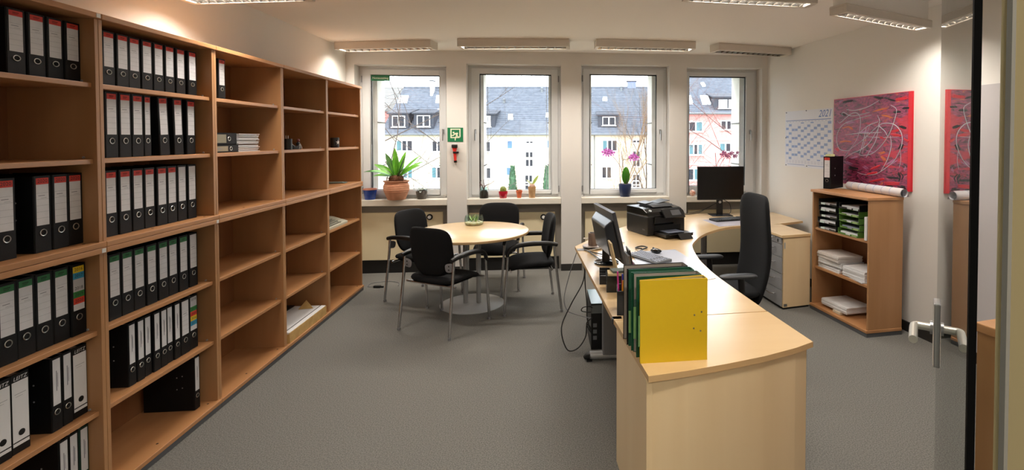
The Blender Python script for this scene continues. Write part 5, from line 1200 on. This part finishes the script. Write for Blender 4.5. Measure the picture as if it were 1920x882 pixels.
for p_, c_ in ((0.395,(74,34,52)),(0.425,(128,44,66)),(0.45,(84,48,84)),(0.475,(160,40,62)),(0.50,(120,62,112)),(0.525,(176,44,70)),(0.55,(92,54,78)),(0.575,(184,96,146)),(0.60,(190,40,56)),(0.63,(96,60,74))):
    e_ = el.new(p_); e_.color = rgba(c_)
n2 = nt.nodes.new('ShaderNodeTexNoise'); n2.inputs['Scale'].default_value = 5; n2.inputs['Detail'].default_value = 4; n2.inputs['Distortion'].default_value = 0.8
cr2 = nt.nodes.new('ShaderNodeValToRGB'); cr2.color_ramp.elements[0].position = 0.56; cr2.color_ramp.elements[1].position = 0.66
cr2.color_ramp.elements[0].color = (0,0,0,1); cr2.color_ramp.elements[1].color = (0.75,0.75,0.75,1)
mix = nt.nodes.new('ShaderNodeMix'); mix.data_type = 'RGBA'; mix.inputs[7].default_value = rgba((206,24,50))
nt.links.new(tc.outputs['Object'], mp.inputs[0]); nt.links.new(mp.outputs[0], n1.inputs['Vector']); nt.links.new(n1.outputs['Fac'], cr.inputs[0])
mp2 = nt.nodes.new('ShaderNodeMapping'); mp2.inputs['Scale'].default_value = (1,1,2.5); nt.links.new(tc.outputs['Object'], mp2.inputs[0]); nt.links.new(mp2.outputs[0], n2.inputs['Vector'])
sx_ = nt.nodes.new('ShaderNodeSeparateXYZ'); nt.links.new(tc.outputs['Object'], sx_.inputs[0])
mr = nt.nodes.new('ShaderNodeMapRange'); mr.inputs[1].default_value = -0.35; mr.inputs[2].default_value = -1.15; mr.inputs[3].default_value = -0.12; mr.inputs[4].default_value = 0.14
nt.links.new(sx_.outputs['Y'], mr.inputs[0]); ad = nt.nodes.new('ShaderNodeMath'); ad.operation = 'ADD'
nt.links.new(n2.outputs['Fac'], ad.inputs[0]); nt.links.new(mr.outputs[0], ad.inputs[1]); nt.links.new(ad.outputs[0], cr2.inputs[0]); nt.links.new(cr2.outputs[0], mix.inputs[0]); nt.links.new(cr.outputs[0], mix.inputs[6]); nt.links.new(mix.outputs[2], bs.inputs['Base Color'])
M_redge = mat('canvas_red', (214,22,44), 0.45)
t = thing('painting', 'square red and purple abstract painting with looping white lines', 'painting', ptl + nrm*0.001)
PT = 0.022
MB().box(0,-ph,0,pw,0,PT, R3).build('canvas', M_redge, t)
mb = MB(); mb.box(0.004,-ph+0.004,PT,pw-0.035,-0.004,PT+0.0008, R3); mb.build('paint_layer', M_paint, t)
def strokes(name, m, lst, rad, flat=1.0):
    for pts in lst:
        q = smooth_path([(x_*pw, -y_*ph, PT+0.001) for x_,y_ in pts], 6); n_ = len(q)
        mb = MB(); mb.tube(q, [rad*(0.35+0.65*math.sin(PI*min(0.95,0.08+0.9*i/n_))) for i in range(n_)], 5); mb.v = [tuple(R3 @ Vector((a_, b_, PT+0.001+(c_-PT-0.001)*flat))) for a_,b_,c_ in mb.v]; mb.build(name, m, t, smooth=2)
# stroke coordinates as fractions of the canvas
def PX(l):  # from the 697 x 882 crop: canvas x 33..640, top edge 70->28, bottom ~ 812 at right
    out = []
    for x_, y_ in l:
        fx = (x_-33)/(640-33); top = 70-42*fx; bot = 700+112*fx
        out.append((fx, (y_-top)/(bot-top)))
    return out
M_wp = mat('white_paint', (196,194,206), 0.5)
strokes('white_line', M_wp, [PX(l) for l in [
    [(70,235),(90,250),(130,225),(190,185),(240,180),(268,215),(270,290),(245,380),(200,440),(140,515)],
    [(120,195),(108,180),(130,172),(190,200),(260,195),(345,178)],
    [(360,200),(250,225),(130,260),(75,320),(65,390),(90,450),(150,468),(190,462)],
    [(140,525),(210,490),(290,460),(350,410),(400,330),(420,285)],
    [(190,455),(260,415),(330,360),(415,285),(470,270),(530,285),(575,350),(580,440),(540,550),(470,620),(390,665),(300,660),(250,640)],
    [(405,205),(422,250),(418,285),(460,330),(480,370)],
    [(500,130),(540,165),(530,240),(490,360),(430,450),(370,500),(300,512),(260,505)],
    [(140,345),(250,338),(340,340),(440,338)],
    [(270,330),(340,280),(410,255)],
    [(150,150),(230,158),(330,135),(415,90)],
    [(415,290),(395,400),(350,480),(320,530)],
    [(320,290),(290,430),(265,500)],
    [(500,370),(508,450),(480,560),(430,650)]]], 0.0045, 0.6)
strokes('white_line', M_wp, [PX(l) for l in [[(300,365),(430,378),(560,380)],[(350,270),(305,420),(290,500)],[(570,480),(575,560),(565,620)]]], 0.0025, 0.6)
rr = random.Random(12)
def ragged(name, m, lst, rad, n_=4, spread=12):
    out = []
    for l in lst:
        for k in range(n_):
            dx, dy = rr.uniform(-spread, spread), rr.uniform(-spread*0.7, spread*0.7)
            out.append(PX([(x_+dx+rr.uniform(-3,3), y_+dy+rr.uniform(-3,3)) for x_, y_ in l]))
    strokes(name, m, out, rad, 0.25)
ragged('orange_daub', mat('orange_paint', (206,104,56), 0.5), [[(380,170),(430,155),(480,150)],[(440,210),(480,215),(510,230)],[(430,500),(470,490)],[(440,530),(470,560)],[(90,400),(140,395),(190,405)],[(120,290),(170,280),(200,300)]], 0.005)
ragged('dark_daub', mat('dark_paint', (30,22,30), 0.5), [[(560,660),(580,690),(570,720)],[(585,160),(610,158),(615,165)],[(95,180),(140,190)],[(490,85),(530,100)],[(570,770),(600,780)],[(560,480),(580,440)],[(530,190),(570,185)],[(380,60),(440,75)],[(120,90),(200,80)],[(560,300),(600,320)],[(180,600),(260,620)],[(480,690),(560,700)]], 0.007)
ragged('pink_daub', mat('pink_paint', (170,110,150), 0.5), [[(150,560),(200,580)],[(480,600),(540,560)],[(80,90),(110,85)],[(330,480),(370,490)],[(200,530),(240,520)],[(300,600),(330,620)],[(610,620),(612,640)],[(150,250),(230,240)],[(250,330),(330,320)]], 0.005)
ragged('red_daub', mat('red_paint', (206,36,54), 0.5), [[(500,340),(560,330)],[(510,360),(570,370)],[(430,380),(450,390)],[(350,720),(450,700)],[(470,740),(560,740)],[(330,660),(400,650)],[(540,90),(610,80)],[(590,400),(620,420)],[(360,620),(420,600)],[(60,440),(90,460)]], 0.008)

# ------------------------------------------------------------------ glass door, open, almost edge on
HX, HY = 0.393, 0.426
DA = math.radians(38.7); DL = 1.125
M_seal_b = mat('door_seal_black', (5,5,5), 0.9, spec=0.05)
d2 = bpy.data.objects.new('door_2', None); C.objects.link(d2); d2.location = (HX, HY, 0); d2.rotation_euler = (0,0,PI/2-DA)
struct(d2, 'open frameless glass door seen edge on at the right')
MB().box(0.016,-0.0024,0.012,DL,0.0024,2.10).build('pane', M_dglass, d2)
mb = MB(); mb.box(-0.004,-0.003,0.005,0.016,0.003,2.11); mb.build('hinge_profile', M_seal_b, d2)
hz = on_z(1762,612,1.15).z
E_x = DL-0.035
zc_ = 1.155
mb = MB(); mb.box(E_x-0.03,-0.011,zc_-0.10,E_x+0.036,0.011,zc_+0.075); mb.build('lock_case', M_steel, d2, bevel=0.004)
for s in (-1, 1):
    mb = MB(); mb.tube(smooth_path([(E_x,s*0.011,zc_),(E_x,s*0.040,zc_),(E_x-0.004,s*0.052,zc_),(E_x-0.02,s*0.056,zc_),(E_x-0.125,s*0.056,zc_)],5), 0.0105, 14); mb.build('lever_handle', mat('lever_satin', (206,204,196), 0.35, metal=0.8), d2, smooth=SM)
    mb = MB(); mb.tube([(E_x,s*0.010,zc_),(E_x,s*0.018,zc_)], 0.018, 18); mb.build('rosette', M_steel, d2, smooth=SM)
# cabinet standing behind the door
t = thing('cabinet', 'brown beech cabinet behind the glass door at the right edge', 'cabinet', (1.16,1.252,0), math.radians(12))
mb = MB(); mb.box(0.004,-0.42,0.03,0.75,-0.006,1.155); mb.build('body', M_beech, t)
mb = MB(); mb.box(0,-0.43,1.155,0.76,0.0,1.18); mb.build('top_board', M_beech_h, t, bevel=0.003)
mb = MB(); mb.box(0.01,-0.41,0,0.74,-0.01,0.03); mb.build('plinth', mat('plinth_grey', (86,88,92), 0.5), t)
mb = MB(); mb.box(0.02,-0.438,0.04,0.375,-0.42,1.15); dd = mb.build('door', M_beech, t, bevel=0.002)
mb = MB(); mb.box(0.38,-0.438,0.04,0.74,-0.42,1.15); dd2 = mb.build('door', M_beech, t, bevel=0.002)
for d_, x_ in ((dd,0.35),(dd2,0.405)): mb = MB(); mb.tube([(x_,-0.455,0.65),(x_,-0.455,0.78)], 0.006, 8); mb.build('handle', M_steel, d_)
# flush panel door in the right wall, seen past the glass door
y0, y1 = 2.70, 3.62; ang = Matrix(((-u.x,0,nrm.x,0),(-u.y,0,nrm.y,0),(0,1,0,0),(0,0,0,1)))
d3 = bpy.data.objects.new('door_3', None); C.objects.link(d3); d3.location = (wall_x(y1), y1, 0); struct(d3, 'pale lilac grey door leaf in the right wall')
MB().box(0,0.01,0,(y1-y0),2.07,0.012, R3).build('leaf', mat('door_lilac', (196,192,194), 0.5), d3)
# ================================================================== OUTSIDE
# everything outside hangs in a frame turned with the view: local x = right, y = forward
RY = -YAW
M_cream = mat('facade_cream', (238,226,200), 0.9, bump=(4,0.1)); M_pink = mat('facade_pink', (232,158,154), 0.9)
M_slate = mat('roof_slate', (94,100,110), 0.9, spec=0.1, noise=(3,(108,114,124))); M_slate_d = mat('roof_slate_dark', (52,57,68), 0.7); M_slate_g = mat('roof_grey', (120,122,122), 0.75, noise=(3,(134,134,130)))
M_win = mat('house_window_frame', (240,240,238), 0.5); M_pane = mat('house_pane', (46,50,58), 0.3, spec=0.15); M_curt = mat('house_curtain_teal', (84,124,134), 0.5, spec=0.2)
M_gut = mat('gutter_zinc', (110,116,120), 0.7)
M_blind = mat('house_blind_blue', (84,120,160), 0.6)
def px(u, v, D): return on_depth(u, v, D)
def roof(par, u0, u1, ve, vr, De, Dr, m, course=14, ext=0.0):
    """stepped tile courses from eaves (De) to ridge (Dr)"""
    x0 = px(u0, ve, De).x-ext; x1 = px(u1, ve, De).x+ext; ze = px(u0, ve, De).z; zr = px(u0, vr, Dr).z
    mb = MB(); n = course
    for k in range(n):
        a = k/n; b = (k+1)/n; ya, yb = De+(Dr-De)*a, De+(Dr-De)*b; za, zb = ze+(zr-ze)*a, ze+(zr-ze)*b; st = 0.08
        mb.add([(x0,ya,za+st),(x1,ya,za+st),(x1,yb,zb),(x0,yb,zb),(x0,ya,za),(x1,ya,za)], [(0,1,2,3),(4,5,1,0)])
    mb.add([(x0,De,ze),(x1,De,ze),(x1,2*Dr-De,ze),(x0,2*Dr-De,ze),(x1,Dr,zr),(x0,Dr,zr)], [(1,2,4),(3,0,5),(2,3,5,4)])
    o = mb.build('roof_courses', m, par); o['kind'] = 'stuff'
    mb = MB(); mb.tube([(x0,Dr,zr+0.02),(x1,Dr,zr+0.02)], 0.09, 8); mb.build('ridge', m, par, smooth=SM)
    mb = MB(); mb.tube([(x0,De-0.10,ze-0.02),(x1,De-0.10,ze-0.02)], 0.08, 8); mb.build('gutter', M_gut, par, smooth=SM)
    return lambda u, v: _onroof(u, v, De, ze, Dr, zr)
def _onroof(u, v, De, ze, Dr, zr):
    k = (zr-ze)/(Dr-De); p1 = px(u, v, 1.0); sx, sz = p1.x, p1.z-CAMH   # per unit depth
    # CAMH + sz*d = ze + k (d - De)
    d = (ze - k*De - CAMH)/(sz - k); return Vector((sx*d, d, CAMH+sz*d))
def window(par, u0, v0, u1, v1, D, kind='2', pane=None):
    a = px(u0, v1, D); b = px(u1, v0, D); x0, x1, z0, z1 = a.x, b.x, a.z, b.z; y = D
    f = 0.07*min(1, (x1-x0)/0.9); mb = MB()
    mb.box(x0,y-0.05,z0,x0+f,y+0.02,z1); mb.box(x1-f,y-0.05,z0,x1,y+0.02,z1); mb.box(x0+f,y-0.05,z1-f,x1-f,y+0.02,z1); mb.box(x0+f,y-0.05,z0,x1-f,y+0.02,z0+f)
    n = {'1':1,'2':2,'3':3,'s':2}[kind]; w = (x1-x0-2*f)/n
    for k in range(1,n): mb.box(x0+f+w*k-f*0.8,y-0.05,z0+f,x0+f+w*k+f*0.8,y+0.02,z1-f)
    if kind == 's': zm = (z0+z1)/2; mb.box(x0+f,y-0.055,zm-f*0.9,x1-f,y+0.02,zm+f*0.9)
    wn = mb.build('window', M_win, par)
    for k in range(n):
        mb = MB(); mb.box(x0+f+w*k,y-0.02,z0+f,x0+f+w*(k+1),y+0.01,z1-f); mb.build('pane', (pane[k] if pane else M_pane), wn)
    mb = MB(); mb.box(x0-0.08,y-0.14,z0-0.06,x1+0.08,y,z0); mb.build('window_ledge', M_win, wn)
    return wn
def skylight(par, f, pts, m):
    c = [f(*p) for p in pts]; nrm_ = (c[1]-c[0]).cross(c[3]-c[0]).normalized(); nrm_ = -nrm_ if nrm_.y > 0 else nrm_
    mb = MB(); vs = [tuple(p+nrm_*0.16) for p in c]+[tuple(p-nrm_*0.05) for p in c]
    mb.add(vs, [(0,1,2,3),(0,4,5,1),(1,5,6,2),(2,6,7,3),(3,7,4,0)]); return mb.build('skylight', m, par)
def dormer(par, f, u0, u1, v0, v1, wins, lean=0):
    """box dormer: front between pixel columns u0..u1, rows v0 (top) .. v1 (foot on the roof)"""
    p = f((u0+u1)/2, v1); D = p.y; a = px(u0, v0, D); b = px(u1, v0, D)
    mb = MB(); mb.box(a.x,D,p.z-0.1,b.x,D+3.2,a.z); o = mb.build('dormer', M_slate_d, par)
    mb = MB(); mb.add([(a.x-0.15,D-0.15,a.z),(b.x+0.15,D-0.15,a.z),(b.x+0.15,D-0.15,a.z+0.12),(a.x-0.15,D-0.15,a.z+0.12),(a.x-0.15,D+4,a.z+0.9),(b.x+0.15,D+4,a.z+0.9)], [(0,1,2,3),(3,2,5,4),(0,3,4),(1,5,2),(0,4,5,1)]); mb.build('dormer_roof', M_slate_d, o)
    for w_ in wins: 
        wn = window(par, w_[0], w_[1], w_[2], w_[3], D-0.03, w_[4], w_[5] if len(w_) > 5 else None)
    return o
bright = mat('pane_bright', (226,232,238), 0.2)
# --- the long cream house across the yard
D0 = 46.0; DR = 51.5; GZ = -6.0
t = thing('apartment_house', 'long cream house with a slate roof and dormers across the yard', 'building', (0,0,0), RY)
xa = px(716,300,D0).x; xb = px(1244,300,D0).x; ze = px(900,252,D0).z
MB().box(xa,D0,GZ,xb,D0+11,ze).build('wall', M_cream, t)
f = roof(t, 712, 1246, 252, 164.6, D0-0.35, DR, M_slate, 26)
for w_ in [(743,263,774,284,'3',[M_curt,M_pane,M_pane]),(810,264,830,285,'2'),(755,314,774,335,'2',[M_curt,M_curt]),(809,313,829,335,'2',[M_curt,M_pane]),(903,265,920,285,'2'),(951,264,961,279,'1',[M_blind]),(986,264.5,1000,269.5,'2'),(985,284.5,1000,313,'s'),(1025.5,263,1036,278,'1',[M_blind]),(903,314,920.5,335.5,'2'),(949.5,314,960,329,'1',[M_blind]),(984,328,999,356,'s'),
           (1129,262.6,1157.6,284,'3',[M_curt,M_pane,M_pane]),(1186,262.5,1200.5,268.5,'2'),(1185.5,283,1200.5,313,'s'),(1128,312.5,1147,335,'2'),(1185.5,327,1200,352,'s'),(1216,264,1232,284,'2')]:
    window(t, *w_[:4], D0, w_[4], w_[5] if len(w_) > 5 else None)
for v_ in (296, 347):
    mb = MB(); p = px(900, v_, D0); mb.box(xa,D0-0.03,p.z-0.05,xb,D0,p.z+0.05); mb.build('string_course', M_cream, t)
dormer(t, f, 729, 766, 214, 243, [(735.5,217,759.5,238.5,'2')]); dormer(t, f, 776, 813, 214, 243, [(782,216.5,806.5,238,'2')])
dormer(t, f, 893, 928, 215.5, 240, [(897,217.5,920,238,'2',[bright,bright])]); dormer(t, f, 1121, 1159, 217, 240, [(1129.5,219,1154,235.5,'2')])
for pts in ([(750,181.5),(767,181.5),(763,195),(745.5,195)],[(819,181),(833,181),(831,195),(817,195)]): skylight(t, f, pts, bright)
for (u0,v0,u1,v1) in ((904,186,913,192),(952.5,216,962.5,226),(1023,214,1033,222),(1129.5,184.5,1139,190.5),(820,207,832,212)): skylight(t, f, [(u0+1,v0),(u1-1,v0),(u1,v1),(u0,v1)], bright)
def stack(par, u0, u1, v0, v1, m, f, name='chimney'):
    p = f((u0+u1)/2, v1); a = px(u0, v0, p.y); b = px(u1, v0, p.y); mb = MB(); mb.box(a.x,p.y,p.z-0.3,b.x,p.y+0.7,a.z); o = mb.build(name, m, par)
    mb = MB(); mb.box(a.x-0.08,p.y-0.08,a.z,b.x+0.08,p.y+0.78,a.z+0.08); mb.build('chimney_cap', M_slate_d, o); return o
stack(t, 806.5, 811, 152, 180, M_win, f, 'vent_pipe'); stack(t, 1176.5, 1192.5, 153, 167, mat('chimney_slate', (120,132,160), 0.7), f)
for (u_, v_) in ((945,194),(1016,172.5),(830,171),(1165,170),(1215,187)):
    p = f(u_, v_); mb = MB(); mb.tube([p-Vector((0,0,0.1)), p+Vector((0,0,0.35))], 0.12, 8); mb.lathe([(0.2,0),(0,0.15)], 8, Matrix.Translation(p+Vector((0,0,0.35)))); mb.build('roof_vent', M_gut, t, smooth=SM)
mb = MB()
for u_ in (1114.5,): p = px(u_,252,D0); mb.tube([(p.x,D0-0.08,p.z),(p.x,D0-0.08,GZ)], 0.05, 8)
mb.build('downpipe', M_gut, t, smooth=SM)
# --- pink house at the right
D1 = 41.0
t = thing('apartment_house', 'pink house with a dark roof seen through the fourth window', 'building', (0,0,0), RY)
xa = px(1268,300,D1).x; xb = px(1470,300,D1).x; ze = px(1330,212.5,D1).z
MB().box(xa,D1,GZ,xb,D1+11,ze).build('wall', M_pink, t)
f = roof(t, 1266, 1472, 212.5, 146, D1-0.35, D1+5.2, M_slate, 22)
cur = [M_curt, M_pane]
for w_ in [(1291,227.6,1318,247.5,'2',[M_pane,M_curt]),(1351,226,1382,243.8,'3'),(1291,270,1318,291,'3',[M_curt,M_pane,M_curt]),(1348.5,268,1382,285.5,'3',[M_curt,M_pane,M_pane]),(1289,316,1313,338.5,'2',[M_pane,M_curt]),(1346,313,1376,335,'2')]:
    window(t, *w_[:4], D1, w_[4], w_[5] if len(w_) > 5 else None)
for v_ in (262, 308):
    mb = MB(); p = px(1330, v_, D1); mb.box(xa,D1-0.04,p.z-0.08,xb,D1,p.z+0.08); mb.build('string_course', mat('pale_pink', (240,190,186), 0.9), t)
dormer(t, f, 1339, 1384, 184, 207, [(1347.5,187,1363.5,203.5,'1',[bright]),(1366,187,1381,203.5,'1',[bright])])
for pts in ([(1312,182),(1327,182),(1333,197.5),(1317,197.5)],[(1286,182),(1295,182),(1299,196),(1289,196)],[(1313,157.5),(1319,157),(1323,163),(1317,164)]): skylight(t, f, pts, bright)
# --- pink house far left
D2 = 52.0
t = thing('apartment_house', 'narrow strip of a pink house at the left of the first window', 'building', (0,0,0), RY)
xa = px(640,300,D2).x; xb = px(722,300,D2).x; ze = px(704,209,D2).z
MB().box(xa,D2,GZ,xb,D2+10,ze).build('wall', M_pink, t)
f = roof(t, 636, 722, 209, 165.5, D2-0.3, D2+4.5, M_slate_g, 14)
for v0 in (255, 305): window(t, 689, v0, 703, v0+20, D2, '1')
# --- yard
struct(MB().box(-90,7.0,GZ-0.3,110,95,GZ).build('ground', mat('yard_green', (104,112,84), 1.0, noise=(0.3,(120,118,104)))), 'dull green yard between the houses')
# --- trees
def bare_tree(name, label, base, h, spread, seed, m, depth=4, r0=0.12, trunkdir=(0,0,1), nb=4, cat='tree', droop=0.0, group=None, up=0.5):
    rr = random.Random(seed); t = thing(name, label, cat, base, 0, group); mbt = MB(); mbb = MB()
    def grow(p, d, L, r, lev):
        n = 5; pts = [Vector(p)]; dd = Vector(d)
        for i in range(n):
            dd = (dd + Vector((rr.uniform(-1,1),rr.uniform(-1,1),rr.uniform(-0.6,1)*up - droop*lev*0.3))*0.16).normalized(); pts.append(pts[-1]+dd*L/n)
        (mbt if lev == 0 else mbb).tube(pts, [r*(1-0.7*i/n) for i in range(n+1)], 6 if lev < 2 else 4)
        if lev >= depth: return
        k = nb if lev else nb+2
        for j in range(k):
            f_ = 0.3+0.7*(j+rr.random()*0.7)/k; i = min(n-1,int(f_*n)); q = pts[i].lerp(pts[i+1], f_*n-i); ax_ = pts[i+1]-pts[i]
            a = rr.uniform(0,2*PI); o1 = ax_.orthogonal().normalized(); o2 = ax_.normalized().cross(o1)
            nd = (ax_.normalized()*(1-spread)+(o1*math.cos(a)+o2*math.sin(a))*spread).normalized()
            grow(q, nd, L*rr.uniform(0.42,0.62), r*(0.9-0.55*f_)*0.75, lev+1)
    grow(Vector((0,0,0)), Vector(trunkdir).normalized(), h, r0, 0)
    mbt.build('trunk', m, t, smooth=2); o = mbb.build('branches', m, t); o['kind'] = 'stuff'; return t
def world_of(u, v, D): p = px(u, v, D); c_, s_ = math.cos(RY), math.sin(RY); return (c_*p.x-s_*p.y, s_*p.x+c_*p.y, p.z)
b = world_of(662, 300, 15); bare_tree('bare_tree', 'bare grey tree whose branches reach in from the left of the first window', (b[0],b[1],GZ), 8.6, 0.72, 4, M_bark, 4, 0.075, (0.03,0,1), 6, up=0.3)
b = world_of(705, 300, 26); bare_tree('bare_tree', 'thin bare grey tree behind the fern in the first window', (b[0],b[1],GZ), 10, 0.6, 14, M_bark, 4, 0.06, (0.10,0,1), 5)
b = world_of(846, 300, 20); bare_tree('bare_tree', 'slim bare tree behind the pier with the green sign', (b[0],b[1],GZ), 10.5, 0.55, 5, M_bark, 4, 0.06, (-0.05,0,1), 5)
b = world_of(1162, 300, 33); bare_tree('dry_tree', 'narrow tan leafless tree behind the orchid', (b[0],b[1],GZ), 9.2, 0.20, 9, M_twig, 4, 0.06, (0,0,1), 7, up=1.6)
b = world_of(1166, 340, 30); bare_tree('dry_shrub', 'bushy tan leafless shrub at the foot of the narrow tree', (b[0],b[1],GZ), 4.6, 0.38, 10, M_twig, 4, 0.035, (0,0,1), 7, up=1.0)
b = world_of(1219, 300, 34); bare_tree('bare_tree', 'slender bare tree at the right edge of the third window', (b[0],b[1],GZ), 8.4, 0.33, 21, M_bark, 4, 0.07, (0.02,0,1), 5, up=1.0)
b = world_of(1425, 300, 17); bare_tree('bare_tree', 'reddish bare tree reaching in from the right of the fourth window', (b[0],b[1],GZ), 8.5, 0.70, 33, M_barkr, 4, 0.06, (-0.05,0,1), 6, up=0.3)
b = world_of(1275, 300, 20); bare_tree('bare_tree', 'reddish bare tree in front of the pink house, low branches', (b[0],b[1],GZ), 7.4, 0.65, 38, M_barkr, 4, 0.045, (0.03,0,1), 5, up=0.3)
# two columnar conifers
M_con = mat('conifer', (54,92,66), 0.9, noise=(6,(84,124,92)), bump=(10,0.8))
for u_, vt, w_, lb in ((961, 314, 15, 'columnar dark green conifer, the full one in the second window'), (1026, 313, 16, 'columnar dark green conifer at the right edge of the second window')):
    D = 40; p = px(u_, vt, D); q = world_of(u_, vt, D); r_ = w_/2*D/F; hh = p.z-GZ
    t = thing('conifer', lb, 'tree', (q[0],q[1],GZ), 0, 'conifers in the yard')
    mb = MB(); mb.lathe([(r_*0.7,0.3),(r_,hh*0.3),(r_*0.98,hh*0.6),(r_*0.75,hh*0.85),(r_*0.35,hh*0.96),(0,hh)], 14); mb.build('crown', M_con, t, smooth=2)
    mb = MB(); rr = random.Random(u_)
    for k in range(900):
        a = rr.uniform(0,2*PI); z = rr.uniform(0.3,hh*0.985); s_ = z/hh; rad = r_*(1 if s_ < 0.6 else max(0.1,(1-(s_-0.6)/0.4)**0.6))*rr.uniform(0.85,1.1)
        mb.leaf((rad*0.8*math.cos(a),rad*0.8*math.sin(a),z), (math.cos(a)*0.5,math.sin(a)*0.5,1), rr.uniform(0.25,0.45), 0.12, droop=-0.2, n=2)
    o = mb.build('sprays', M_con, t); o['kind'] = 'stuff'
    mb = MB(); mb.tube([(0,0,0),(0,0,0.8)], 0.09, 8); mb.build('trunk', M_bark, t)
